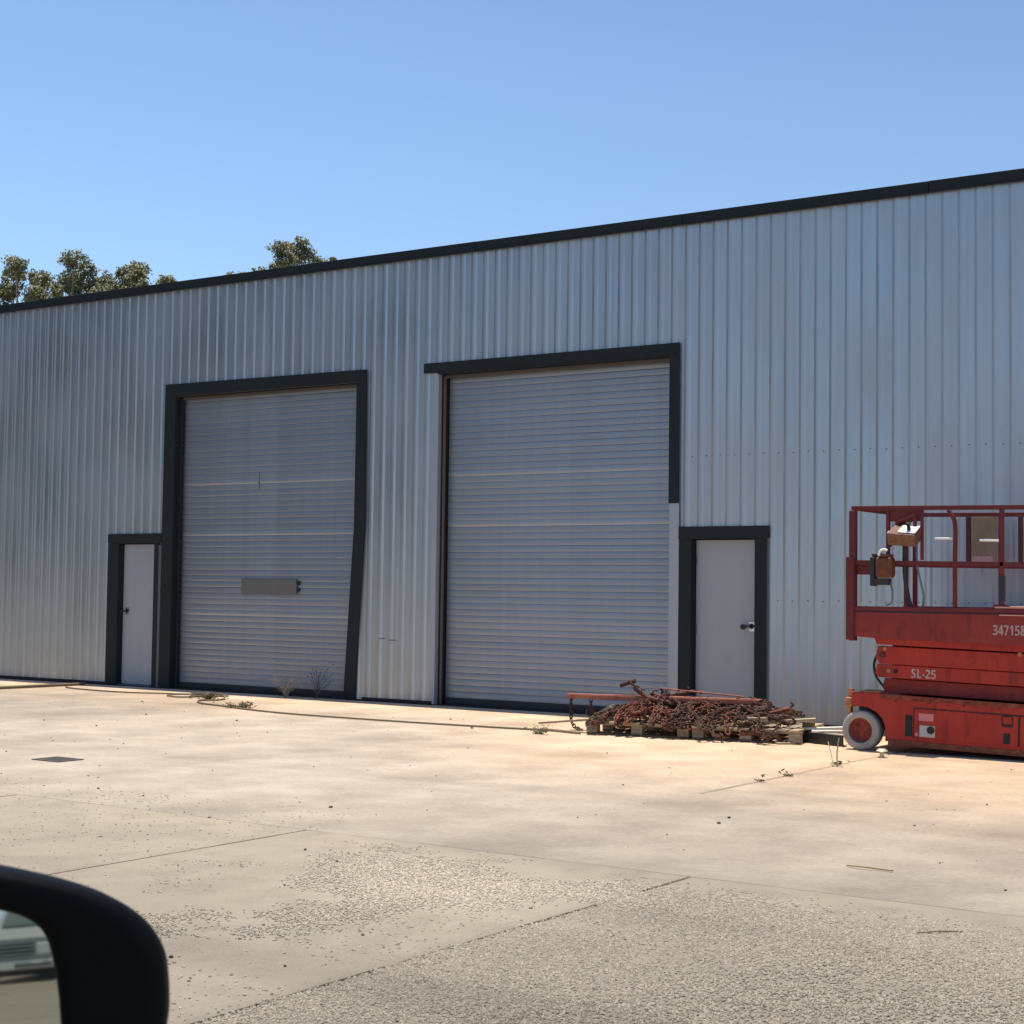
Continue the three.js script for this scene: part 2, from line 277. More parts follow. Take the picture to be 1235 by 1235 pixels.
// ---------------------------------------------------------------- warehouse
const wh = thing('warehouse', 'long grey metal warehouse with ribbed walls, two roller doors and dark green trim', 'warehouse', [-13, 0, 0]);
const EAVE = 5.9, X0 = -30, X1 = 6;
const openings = [[-18.5, -17.74, 2.13], [-17.38, -13.95, 4.28], [-12.6, -9.13, 4.3], [-8.86, -8.05, 2.13]];
{
  const PIT = 0.1829, sh = -4.99 + 0.02; // ribs: pan, slope, crown, slope
  const prof = [[0, 0], [0.032, 0.007], [0.064, 0.007], [0.096, 0], [PIT, 0]];
  const PW = PIT * 5, n0 = Math.floor((X0 - sh) / PW), n1 = Math.ceil((X1 - sh) / PW);
  const head = new THREE.CylinderGeometry(0.008, 0.009, 0.005, 6).rotateX(Math.PI / 2);
  for (let n = n0; n < n1; n++) {
    const px = sh + n * PW, list = [], yb = 0.02, top = EAVE, pw = [];
    for (let r = 0; r < 5; r++) for (let s = 0; s < 4; s++) {
      const xa = px + r * PIT + prof[s][0], xb = px + r * PIT + prof[s + 1][0], za = prof[s][1], zb = prof[s + 1][1];
      let cuts = [xa, xb]; for (const [a, b] of openings) for (const c of [a, b]) if (c > xa + 1e-4 && c < xb - 1e-4) cuts.push(c);
      cuts.sort((a, b) => a - b);
      for (let i = 0; i + 1 < cuts.length; i++) {
        const a = cuts[i], b = cuts[i + 1], o = openings.find((q) => (a + b) / 2 > q[0] && (a + b) / 2 < q[1]);
        const f = (x) => za + (zb - za) * (x - xa) / (xb - xa), y0 = o ? o[2] : yb;
        for (const [ya, yc] of y0 < 3.07 ? [[y0, 3.07], [3.07, top]] : [[y0, top]]) list.push([[a, ya, f(a)], [b, ya, f(b)], [b, yc, f(b)], [a, yc, f(a)]]);
      }
      if (s === 3) for (const y of px > -9.6 ? [1.42, 3.1] : []) { const x = px + r * PIT + 0.118 + 0.006 * h2(n, r, y * 9 | 0), yy = y + 0.012 * (h2(n, r, 4) - 0.5); if (!openings.some((q) => x > q[0] - 0.1 && x < q[1] + 0.1 && yy < q[2] + 0.1)) pw.push(head.clone().translate(x, yy, 0.002)); }
    }
    // the lap: last rib of each sheet stands over the next one as a thin step
    const m = part('wall_panel', quads(list), M.wall[Math.floor(h2(n, 7, 3) * 4)], wh);
    if (pw.length && px > -22) { const w = part('screw', pw, M.screw, m); w.userData.kind = 'stuff'; }
  }
}
// eave trim, roof, other walls, floor
for (let x = X0, i = 0; x < X1; x += 3, i++) { const d = 0.003 * (h2(i, 5, 5) - 0.5), x1 = Math.min(X1, x + 2.994); part('roof_trim', [B(x, x1, 5.865 + d, 5.985 + d, 0.028 + d, 0.05 + d, 0.004), B(x, x1, 5.965 + d, 5.985 + d, -0.12, 0.027 + d), B(x, x1, 5.855 + d, 5.864 + d, 0.03 + d, 0.06 + d)], M.trim, wh); }
part('roof_trim', [B(X0, X1, 5.87, 5.98, 0.0235, 0.0262)], M.trim, wh);
part('roof', quads([[[X0, 5.96, -0.02], [X1, 5.96, -0.02], [X1, 5.3, -20], [X0, 5.3, -20]]]), M.wall[0], wh);
for (const x of [X0 + 0.01, X1 - 0.01]) part('side_wall', B(x - 0.03, x + 0.03, 0, 5.3, -20, -0.02), M.wall[1], wh);
part('back_wall', B(X0, X1, 0, 5.28, -20.06, -20), M.wall[1], wh);
part('floor_slab', B(X0, X1, -0.03, 0.006, -20, -0.31), std([0.3, 0.29, 0.27], 0.9), wh);
part('sill_strip', B(X0, X1, -0.02, 0.012, -0.3, -0.002), M.dark, wh);
part('base_trim', [[-30, -18.74], [-13.78, -12.62], [-7.9, 6]].map(([a, b]) => B(a, b, 0.012, 0.05, 0.004, 0.027)), M.dark, wh);

for (const [x, y, l] of [[-13.52, 0.83, 0.1], [-13.36, 0.815, 0.12]]) part('scuff', [B(x, x + l, y, y + 0.012, 0.0076, 0.0092)], M.screw, wh);
// roller doors
function slatGeo(len, bulge, pitch) {
  const P = []; for (let i = 0; i <= 6; i++) { const t = i / 6; P.push([bulge * Math.sin(Math.PI * Math.pow(t, 0.8)), t * (pitch - 0.006)]); }
  P.push([-0.004, pitch - 0.003], [-0.004, pitch]);
  const pos = [], idx = []; P.forEach(([z, y]) => { pos.push(-len / 2, y, z, len / 2, y, z); });
  for (let i = 0; i < P.length - 1; i++) idx.push(2 * i, 2 * i + 1, 2 * i + 2, 2 * i + 2, 2 * i + 1, 2 * i + 3);
  const g = new THREE.BufferGeometry(); g.setAttribute('position', new THREE.Float32BufferAttribute(pos, 3)); g.setIndex(idx); g.computeVertexNormals();
  return metreUV(prep(g));
}
function roller(x0, x1, top, zc, label, seams, s) {
  const d = sub('roller_door', wh); d.userData.label = label;
  const pitch = 0.082, n = Math.ceil((top - 0.1) / pitch), gs = [slatGeo(x1 - x0, 0.0024, pitch), slatGeo(x1 - x0, 0.003, pitch), slatGeo(x1 - x0, 0.0019, pitch)], gb = slatGeo(x1 - x0, 0.0055, pitch);
  for (let i = 0; i < n; i++) {
    const big = seams.includes(i), m = new THREE.Mesh(big ? gb : gs[Math.floor(h2(i, s, 1) * 3)], M.slat[big ? 4 : Math.floor(h2(i >> 1, s, 2) * 4)]);
    m.name = 'slat'; m.position.set((x0 + x1) / 2 + 13, 0.1 + i * pitch, zc); m.rotation.set((h2(i, s, 3) - 0.5) * 0.03 + (h2(Math.floor(i / 5), s, 9) - 0.5) * 0.05, 0, (h2(i >> 2, s, 5) - 0.5) * 0.0012); m.castShadow = m.receiveShadow = true; d.add(m);
  }
  part('curtain_lining', [B(x0, x1, 0.02, top, zc - 0.05, zc - 0.03)], M.dark, d);
  part('bottom_bar', [B(x0, x1, 0.012, 0.098, zc - 0.012, zc + 0.02, 0.006)], M.black, d);
  return d;
}
const rd1 = roller(-17.36, -13.93, 4.26, -0.14, 'roller door with a blank grey plate and a crooked right frame', [12, 26, 35], 3);
const rd2 = roller(-12.54, -9.11, 4.29, -0.17, 'roller door with half of its dark frame missing', [27, 35], 8);
part('plate', [B(-16.13, -15.09, 1.4, 1.615, -0.124, -0.114, 0.003)], M.plate, rd1, 'blank grey plate on the roller door');
for (const y of [1.465, 1.56]) part('bolt', [cyl(V(-15.065, y, -0.14), V(-15.065, y, -0.104), 0.028, 8)], M.dark, rd1);
part('latch', [B(-15.86, -15.84, 2.9, 3.13, -0.138, -0.118, 0.004), B(-15.87, -15.83, 2.9, 2.93, -0.138, -0.115, 0.004)], M.slat[1], rd1);
part('guide', [B(-17.375, -17.335, 0.013, 4.26, -0.10, -0.07), ...Array.from({ length: 46 }, (_, i) => B(-17.335, -17.318, 0.2 + i * 0.088, 0.24 + i * 0.088, -0.099, -0.075))], M.dark, rd1);
part('guide', [B(-12.563, -12.535, 0.013, 4.28, -0.09, -0.06, 0.004)], M.tan, rd2);
part('hood', [B(-12.55, -9.12, 4.255, 4.3, -0.112, -0.06, 0.01)], M.hood, rd2);
part('hood', [B(-17.33, -13.97, 4.235, 4.28, -0.12, -0.07, 0.01)], M.hood, rd1);

// dark frames round the doors
const T = (name, g, mat = M.trim) => part(name, g, mat, wh);
T('door_trim', polyExtrude([[-17.6, 0.013], [-17.38, 0.013], [-17.375, 4.28], [-17.59, 4.465]], 0.024, 0.036, 0.003));           // roller door on the left
T('door_jamb', B(-17.40, -17.381, 0.013, 4.3, -0.2, 0.0225));
T('door_trim', polyExtrude([[-17.588, 4.467], [-17.373, 4.283], [-13.95, 4.283], [-13.795, 4.445]], 0.024, 0.036, 0.003));
T('door_trim', polyExtrude([[-13.95, 4.281], [-13.793, 4.443], [-13.775, 2.4], [-13.90, 0.013], [-14.09, 0.013], [-13.955, 2.35]], 0.024, 0.036, 0.003));
T('door_jamb', polyExtrude([[-13.948, 4.281], [-13.93, 4.281], [-13.935, 2.35], [-14.06, 0.013], [-14.085, 0.013], [-13.953, 2.35]], -0.2, 0.0225));
T('door_soffit', B(-17.38, -13.95, 4.2825, 4.31, -0.3, 0.0225));
T('door_trim', B(-12.82, -9.035, 4.325, 4.455, 0.024, 0.04, 0.004));                                                              // roller door in the middle
T('door_soffit', B(-12.6, -9.13, 4.3, 4.323, -0.3, 0.03));
T('door_trim', B(-9.17, -9.035, 2.55, 4.322, 0.024, 0.038, 0.004));
T('door_jamb', [B(-12.66, -12.58, 0.013, 4.322, 0.0215, 0.027, 0.002), B(-12.59, -12.581, 0.013, 4.3, -0.05, 0.021)], M.silver);
T('door_jamb', [B(-12.62, -12.566, 0.013, 4.3, -0.25, -0.052)], M.dark);
T('door_jamb', [B(-9.16, -9.03, 0.013, 2.548, 0.0215, 0.028, 0.002), B(-9.16, -9.125, 0.013, 4.3, -0.25, 0.0208)], M.silver);
T('door_trim', B(-18.735, -18.5, 0.013, 2.128, 0.024, 0.036, 0.004)); T('door_jamb', B(-18.52, -18.497, 0.013, 2.128, -0.16, 0.0225));   // small door on the left
T('door_trim', B(-18.74, -17.61, 2.13, 2.27, 0.024, 0.04, 0.004)); T('door_trim', B(-17.75, -17.66, 0.013, 2.128, 0.024, 0.036, 0.004)); T('door_jamb', B(-17.74, -17.72, 0.013, 2.128, -0.16, 0.0225));
T('door_trim', B(-17.66, -17.603, 0.013, 2.1, 0.0215, 0.03), std([0.1, 0.1, 0.1], 0.6));
T('door_trim', B(-9.02, -8.86, 0.013, 2.123, 0.024, 0.036, 0.004)); T('door_jamb', B(-8.88, -8.855, 0.013, 2.123, -0.16, 0.0225));       // small door on the right
T('door_trim', B(-9.03, -7.875, 2.125, 2.27, 0.024, 0.042, 0.004)); T('door_trim', B(-8.05, -7.905, 0.013, 2.123, 0.024, 0.036, 0.004)); T('door_jamb', B(-8.05, -8.03, 0.013, 2.123, -0.16, 0.0225));
function personDoor(x0, x1, z, label, handleX, dir) {
  const d = part('door', [B(x0 + 0.004, x1 - 0.004, 0.03, 2.115, z - 0.045, z, 0.004)], M.leaf, wh, label);
  const hx = dir > 0 === (handleX > (x0 + x1) / 2) ? x0 + 0.012 : x1 - 0.012;
  for (const y of [0.25, 1.07, 1.88]) part('hinge', [cyl(V(hx, y - 0.05, z + 0.008), V(hx, y + 0.05, z + 0.008), 0.009, 8)], M.screw, d);
  part('threshold', [B(x0 + 0.004, x1 - 0.004, 0.0135, 0.024, z - 0.04, z + 0.09, 0.004)], M.screw, wh);
  part('handle', [cyl(V(handleX, 1.12, z), V(handleX, 1.12, z + 0.012), 0.032, 16), cyl(V(handleX, 1.12, z + 0.012), V(handleX, 1.12, z + 0.05), 0.012, 10), cyl(V(handleX + dir * 0.008, 1.12, z + 0.05), V(handleX - dir * 0.11, 1.118, z + 0.05), 0.011, 8), cyl(V(handleX - dir * 0.10, 1.11, z + 0.003), V(handleX - dir * 0.10, 1.11, z + 0.035), 0.03, 12)], M.black, d);
  part('handle_plate', [B(handleX - 0.03, handleX + 0.05, 1.06, 1.17, z + 0.0015, z + 0.006, 0.002)], M.chrome, d);
  return d;
}
personDoor(-8.853, -8.052, -0.07, 'pale grey door with a round black knob', -8.13, 1);
personDoor(-18.495, -17.742, -0.07, 'pale grey door beside the roller door with the blank plate', -18.40, 1);

// ---------------------------------------------------------------- scissor lift
{
  const L = thing('scissor_lift', 'rusty red scissor lift with guard rails and stencilled numbers parked beside the wall', 'scissor lift', [-4.5, 0, 1.3]);
  const ZF = 2.05, ZB = 0.6, XL = -6.06, XR = -2.95, tilt = -0.022, px = -6, py = 0.2;
  const t = (g) => rotZ(g, tilt, px, py);
  const side = [[-6.06, 0.555], [-5.80, 0.555], [XR, 0.53], [XR, 0.135], [-5.70, 0.135], [-5.715, 0.25], [-5.75, 0.33], [-5.81, 0.385], [-5.90, 0.425], [-6.06, 0.43]];
  part('chassis', [t(polyExtrude(side, ZF - 0.03, ZF, 0.004)), t(polyExtrude(side, ZB, ZB + 0.03, 0.004)), t(B(-5.68, XR - 0.01, 0.14, 0.5, ZB + 0.04, ZF - 0.04)), t(B(-6.05, XR, 0.50, 0.535, ZB + 0.035, ZF - 0.035, 0.005))], M.red, L);
  part('skid_rail', [t(B(-5.69, XR - 0.05, 0.075, 0.132, ZF - 0.08, ZF + 0.004, 0.006)), t(B(-5.69, XR - 0.05, 0.075, 0.132, ZB, ZB + 0.08, 0.006))], M.rustRed, L);
  const tyreG = (() => { const p = [[0.118, -0.07], [0.135, -0.075], [0.175, -0.072], [0.189, -0.055], [0.191, 0], [0.189, 0.055], [0.175, 0.072], [0.135, 0.075], [0.118, 0.07], [0.118, -0.07]].map(([a, b]) => new THREE.Vector2(a, b)); return new THREE.LatheGeometry(p, 36).rotateX(Math.PI / 2); })();
  for (const [x, z, s] of [[-5.965, ZF - 0.062, 1], [-3.35, ZF - 0.062, 1], [-5.965, ZB + 0.062, -1], [-3.35, ZB + 0.062, -1]]) {
    const w = sub('wheel', L); part('tyre', tyreG.clone().translate(x, 0.191, z), M.tyre, w);
    const rim = new THREE.LatheGeometry([[0, 0.03], [0.03, 0.034], [0.05, 0.022], [0.095, 0.02], [0.112, 0.05], [0.119, 0.06], [0.119, -0.05]].map(([a, b]) => new THREE.Vector2(a, b)), 28).rotateX(s * Math.PI / 2);
    part('rim', [rim.translate(x, 0.191, z), ...[0, 1, 2, 3, 4].map((i) => cyl(V(x + 0.065 * Math.cos(i * 1.2566), 0.191 + 0.065 * Math.sin(i * 1.2566), z), V(x + 0.065 * Math.cos(i * 1.2566), 0.191 + 0.065 * Math.sin(i * 1.2566), z + s * 0.032), 0.009, 6))], std([0.3, 0.075, 0.055], 0.8, { map: rep(TX.rust, 2) }), w);
  }
  part('wheel_arch', [B(-6.04, -5.72, 0.2, 0.42, ZF - 0.3, ZF - 0.15), B(-5.735, -5.72, 0.1, 0.36, ZF - 0.15, ZF - 0.05)], M.tread, L);
  part('axle', [cyl(V(-5.965, 0.191, ZB + 0.1), V(-5.965, 0.191, ZF - 0.1), 0.04), cyl(V(-3.35, 0.191, ZB + 0.1), V(-3.35, 0.191, ZF - 0.1), 0.04)], M.black, L);
  part('ledge', [t(B(-5.78, XR, 0.512, 0.5535, ZF + 0.0045, ZF + 0.009, 0.002))], std([0.3, 0.11, 0.07], 0.9, { map: rep(TX.rust, 2) }), L);
  part('access_panel', [t(B(-5.43, -4.455, 0.165, 0.44, ZF + 0.0045, ZF + 0.011, 0.003))], M.red, L);
  part('access_panel', [t(B(-4.435, -3.5, 0.165, 0.44, ZF + 0.0045, ZF + 0.011, 0.003))], M.red, L);
  part('seam_strip', [t(B(-5.44, -3.49, 0.442, 0.45, ZF + 0.0045, ZF + 0.008)), t(B(-5.441, -5.433, 0.165, 0.44, ZF + 0.0045, ZF + 0.007)), t(B(-4.453, -4.437, 0.165, 0.44, ZF + 0.0045, ZF + 0.007))], M.dark, L);
  part('vent_slot', [t(B(-5.52, -5.45, 0.175, 0.375, ZF + 0.0045, ZF + 0.007)), t(B(-5.50, -5.46, 0.33, 0.36, ZF + 0.0075, ZF + 0.012))], M.dark, L);
  part('vent_slot', [t(B(-4.60, -4.505, 0.425, 0.437, ZF + 0.0115, ZF + 0.016)), t(B(-4.60, -4.505, 0.335, 0.36, ZF + 0.0115, ZF + 0.016)), t(B(-4.605, -4.595, 0.36, 0.425, ZF + 0.0115, ZF + 0.016)), t(B(-4.51, -4.5, 0.36, 0.425, ZF + 0.0115, ZF + 0.016)), t(B(-4.585, -4.525, 0.18, 0.275, ZF + 0.0115, ZF + 0.016))], M.dark, L);
  part('switch_plate', [t(B(-5.375, -5.225, 0.18, 0.29, ZF + 0.0115, ZF + 0.018, 0.004))], std([0.45, 0.44, 0.4], 0.6), L);
  part('switch_knob', [t(cyl(V(-5.265, 0.25, ZF + 0.016), V(-5.265, 0.25, ZF + 0.03), 0.036, 14))], M.dark, L);
  part('sticker', [t(B(-5.385, -5.245, 0.33, 0.40, ZF + 0.0115, ZF + 0.013))], M.pink, L);
  part('sticker', [t(B(-5.42, -5.39, 0.185, 0.215, ZF + 0.0115, ZF + 0.013))], M.pink, L);
  part('fairlead', [B(-6.14, -6.065, 0.41, 0.5, 1.86, 2.02, 0.012), cyl(V(-6.10, 0.5, 1.95), V(-6.10, 0.585, 1.95), 0.03, 10), B(-6.09, -6.03, 0.5, 0.53, 1.85, 2.0, 0.005), B(-6.13, -6.10, 0.30, 0.41, 1.9, 1.96, 0.005)], M.fairlead, L);
  part('bracket', [t(B(-5.99, -5.78, 0.56, 0.575, 1.8, 2.03, 0.004))], M.fairlead, L);
  // folded arms
  const arm = (y0, y1, z0, z1, xl, xr) => t(polyExtrude([[xl, (y0 + y1) / 2 - 0.02], [xl + 0.035, y0], [xr, y0 - 0.005], [xr, y1 - 0.005], [xl + 0.02, y1]], z0, z1, 0.005));
  for (const [za, zb] of [[ZF - 0.12, ZF - 0.07], [ZB + 0.07, ZB + 0.12]]) {
    part('scissor_arm', arm(0.845, 1.005, za, zb, -5.85, XR + 0.1), M.red, L);
    part('scissor_arm', arm(0.715, 0.83, za, zb, -5.855, XR + 0.1), M.red, L);
    part('scissor_arm', arm(0.57, 0.695, za - 0.05, zb - 0.06, -5.80, XR + 0.1), M.deck, L);
  }
  part('arm_core', [t(B(-5.74, XR + 0.1, 0.56, 1.02, ZB + 0.16, ZF - 0.2))], M.dark, L);
  part('under_frame', [t(polyExtrude([[-5.88, 1.12], [-5.83, 1.03], [XR + 0.1, 1.022], [XR + 0.1, 1.14]], ZF - 0.11, ZF - 0.04, 0.005)), t(polyExtrude([[-5.88, 1.12], [-5.83, 1.03], [XR + 0.1, 1.022], [XR + 0.1, 1.14]], ZB + 0.04, ZB + 0.11, 0.005))], M.red, L);
  part('pin', [t(cyl(V(-5.72, 0.775, ZF - 0.08), V(-5.72, 0.775, ZF - 0.05), 0.022, 10)), t(cyl(V(-5.76, 0.985, ZF - 0.08), V(-5.76, 0.985, ZF - 0.05), 0.02, 10)), t(cyl(V(-4.47, 1.0, ZF - 0.08), V(-4.47, 1.0, ZF - 0.05), 0.02, 10))], M.fairlead, L);
  part('pin', [t(cyl(V(-5.65, 0.775, ZF - 0.08), V(-5.65, 0.775, ZF - 0.055), 0.022, 10))], M.dark, L);
  // platform
  const plat = [[-6.06, 1.10], [-5.86, 1.085], [XR, 1.0], [XR, 1.345], [-6.06, 1.345]];
  part('platform', [polyExtrude(plat, ZF - 0.03, ZF, 0.003), polyExtrude(plat, ZB, ZB + 0.03, 0.003), B(-6.06, -6.03, 1.1, 1.345, ZB + 0.034, ZF - 0.034), B(-6.05, XR, 1.30, 1.34, ZB + 0.034, ZF - 0.034)], M.deck, L);
  part('platform_lip', [B(-6.07, XR, 1.347, 1.385, ZF - 0.04, ZF + 0.012, 0.005), B(-6.07, XR, 1.347, 1.385, ZB - 0.012, ZB + 0.04, 0.005)], M.maroon, L);
  part('extension_deck', [B(-4.66, XR - 0.05, 1.387, 1.402, ZB + 0.05, ZF + 0.02, 0.003), B(-4.62, XR - 0.05, 1.318, 1.33, ZF + 0.004, ZF + 0.016, 0.003)], std([0.6, 0.3, 0.22], 0.7), L);
  part('seam_strip', [B(-6.04, XR, 1.327, 1.340, ZF + 0.0035, ZF + 0.006)], M.dark, L);
  const font = await new FontLoader().loadAsync('fonts/droid/droid_sans_bold.typeface.json');
  const txt = (s, size, x, y, z, sx = 0.82) => new TextGeometry(s, { font, size, depth: 0.002, curveSegments: 4, bevelEnabled: false }).scale(sx, 1, 1).translate(x, y, z);
  part('lettering', txt('347158', 0.092, -4.685, 1.14, ZF + 0.0035, 0.72), M.letters, L);
  part('lettering', t(txt('SL-25', 0.086, -5.50, 0.725, ZF - 0.0645, 0.84)), M.letters, L);
  // guard rails
  const RT = 2.335, RM = 1.81, dr = -0.012; const ry = (x, y) => y + dr * (x - XL);
  for (const [z, posts] of [[ZF - 0.02, [-3.95]], [ZB + 0.02, [-6.04, -5.05, -4.07, -3.0]]]) {
    part('top_rail', bar(V(XL - 0.005, RT, z), V(XR, ry(XR, RT), z), 0.042, 0.042), M.maroon, L);
    part('mid_rail', bar(V(XL, RM, z), V(XR, ry(XR, RM), z), 0.04, 0.04), M.maroon, L);
    for (const x of posts) part('post', bar(V(x, 1.386, z), V(x, ry(x, RT) - 0.022, z), 0.04, 0.04), M.maroon, L);
  }
  for (const y of [RT, RM]) part('end_rail', bar(V(-6.04, y - 0.002, ZB + 0.045), V(-6.04, y - 0.002, ZF - 0.045), 0.038, 0.038), M.maroon, L);
  for (const y of [RT, RM]) part('end_rail', bar(V(XR, y - 0.04, ZB + 0.045), V(XR, y - 0.04, ZF - 0.045), 0.038, 0.038), M.maroon, L);
  part('post', [B(-6.085, -6.02, 1.05, 2.312, ZF - 0.055, ZF + 0.014, 0.006), B(-6.11, -6.03, 1.06, 1.86, ZF + 0.0155, ZF + 0.026, 0.004)], M.maroon, L);
  part('post', [tube([V(-5.045, 1.386, ZF - 0.02), V(-5.045, 1.8, ZF - 0.018), V(-5.04, 2.16, ZF - 0.01), V(-5.05, 2.22, ZF), V(-5.10, 2.30, ZF + 0.005)], 0.022, 24, 8)], M.maroon, L, 'bent red post');
  part('post', [B(-4.625, -4.585, 1.42, ry(-4.6, RT) - 0.022, ZF - 0.04, ZF, 0.004), B(-4.68, -4.545, 1.387, 1.42, ZF - 0.07, ZF + 0.01, 0.008)], M.maroon, L);
  part('post_sleeve', [B(-4.632, -4.578, 1.45, 1.68, ZF - 0.047, ZF + 0.007, 0.004)], M.black, L);
  part('panel_post', [B(-5.40, -5.345, 1.84, 2.31, ZB + 0.005, ZB + 0.045, 0.004), B(-4.87, -4.83, 1.84, 2.31, ZB + 0.005, ZB + 0.045, 0.004)], std([0.06, 0.02, 0.02], 0.7), L);
  part('sign_board', [B(-5.343, -5.075, 1.84, 2.30, ZB + 0.042, ZB + 0.054, 0.002)], M.board, L, 'dull olive board on the far guard rail');
  part('board_strip', [B(-5.335, -5.12, 1.845, 1.90, ZB + 0.0545, ZB + 0.057)], M.letters, L);
  part('lock_pin', [cyl(V(-5.225, 2.035, ZF + 0.01), V(-5.06, 2.033, ZF + 0.012), 0.012, 10)], M.white, L);
  part('lock_pin', [cyl(V(-4.80, 2.015, ZF + 0.01), V(-4.625, 2.01, ZF + 0.012), 0.012, 10)], M.white, L);
  // operator box between its two guard plates
  part('control_guard', [B(-5.715, -5.68, 1.85, 2.31, ZF - 0.035, ZF - 0.002, 0.003), B(-5.375, -5.35, 1.83, 2.31, ZF - 0.035, ZF - 0.002, 0.003), B(-5.678, -5.377, 2.20, 2.312, ZF - 0.033, ZF - 0.012, 0.003), rotZ(B(-5.66, -5.42, 2.13, 2.19, ZF - 0.06, ZF - 0.04, 0.003), 0.5, -5.6, 2.15)], M.maroon, L);
  const cb = new RoundedBoxGeometry(0.28, 0.13, 0.2, 2, 0.02).rotateX(0.5).rotateZ(-0.08).translate(-5.51, 2.06, ZF + 0.045);
  part('control_box', [cb, B(-5.60, -5.42, 1.97, 2.02, ZF - 0.04, ZF + 0.1, 0.01)], std([0.24, 0.18, 0.14], 0.7, { map: rep(TX.rust, 3) }), L);
  part('control_face', [new RoundedBoxGeometry(0.17, 0.006, 0.15, 1, 0.002).rotateX(0.5).rotateZ(-0.08).translate(-5.455, 2.121, ZF + 0.08)], M.white, L);
  part('control_knob', [cyl(V(-5.45, 2.10, ZF + 0.09), V(-5.448, 2.165, ZF + 0.115), 0.018, 10), cyl(V(-5.452, 2.165, ZF + 0.115), V(-5.45, 2.18, ZF + 0.12), 0.024, 10)], M.dark, L);
  part('control_lamp', [new THREE.SphereGeometry(0.024, 12, 8).translate(-5.665, 2.085, ZF + 0.03)], M.pole, L);
  // junction box at the corner
  part('junction_bracket', [B(-6.02, -5.84, 1.69, 1.82, ZF - 0.05, ZF - 0.03, 0.004)], M.maroon, L);
  part('junction_box', [B(-5.79, -5.62, 1.66, 1.86, ZF - 0.03, ZF + 0.1, 0.03), cyl(V(-5.70, 1.86, ZF + 0.03), V(-5.70, 1.885, ZF + 0.03), 0.07, 14)], M.brown, L);
  part('junction_base', [B(-5.85, -5.80, 1.58, 1.86, ZF - 0.02, ZF + 0.07, 0.01), B(-5.80, -5.66, 1.59, 1.655, ZF - 0.02, ZF + 0.08, 0.01), B(-5.84, -5.74, 1.86, 1.895, ZF - 0.03, ZF + 0.05, 0.01)], M.black, L);
  part('junction_clip', [tube([V(-5.75, 1.87, ZF + 0.09), V(-5.735, 1.915, ZF + 0.09), V(-5.70, 1.93, ZF + 0.09), V(-5.665, 1.92, ZF + 0.09)], 0.012, 12, 6)], M.white, L);
  part('control_pole', [tube([V(-5.55, 2.0, ZF - 0.06), V(-5.55, 1.7, ZF - 0.07), V(-5.53, 1.5, ZF - 0.09), V(-5.50, 1.386, ZF - 0.1)], 0.022, 16, 8)], M.black, L);
  part('post', [B(-5.60, -5.56, 1.386, 1.99, 1.6, 1.64, 0.004)], M.maroon, L);
  part('bolt', [0, 1, 2, 3, 4, 5, 6, 7].map((i) => t(cyl(V(-5.62 + i * 0.33, 0.50, ZF + 0.0045), V(-5.62 + i * 0.33, 0.50, ZF + 0.012), 0.011, 6))), M.rustDark, L).userData.kind = 'stuff';
  part('pin', [t(cyl(V(-5.79, 0.925, ZF - 0.07), V(-5.79, 0.925, ZF - 0.045), 0.026, 12))], M.rustDark, L);
  part('hose', [tube([V(-5.78, 0.6, ZF - 0.15), V(-5.86, 0.72, ZF - 0.12), V(-5.88, 0.86, ZF - 0.14), V(-5.80, 0.98, ZF - 0.16)], 0.012, 20, 6)], M.black, L);
  part('cable', [tube([V(-5.66, 1.62, ZF + 0.02), V(-5.64, 1.5, ZF + 0.02), V(-5.66, 1.42, ZF), V(-5.72, 1.40, ZF - 0.03)], 0.008, 16, 6)], M.cable, L);
  part('cable', [tube([V(-5.62, 2.0, ZF), V(-5.68, 1.93, ZF + 0.04), V(-5.66, 1.87, ZF + 0.04), V(-5.70, 1.84, ZF + 0.03)], 0.009, 16, 6)], M.black, L);
  part('control_bracket', [rotZ(B(-5.60, -5.41, 2.215, 2.24, ZF + 0.0, ZF + 0.02, 0.003), 0.35, -5.5, 2.22), cyl(V(-5.42, 2.24, ZF + 0.01), V(-5.42, 2.10, ZF + 0.02), 0.02, 8), B(-5.62, -5.58, 1.99, 2.2, ZF - 0.01, ZF + 0.01, 0.003)], M.maroon, L);
  part('cable', [tube([V(-5.42, 2.0, ZF - 0.03), V(-5.42, 1.8, ZF - 0.04), V(-5.38, 1.62, ZF - 0.03), V(-5.36, 1.5, ZF - 0.05), V(-5.37, 1.386, ZF - 0.06)], 0.01, 24, 6)], M.cable, L);
}

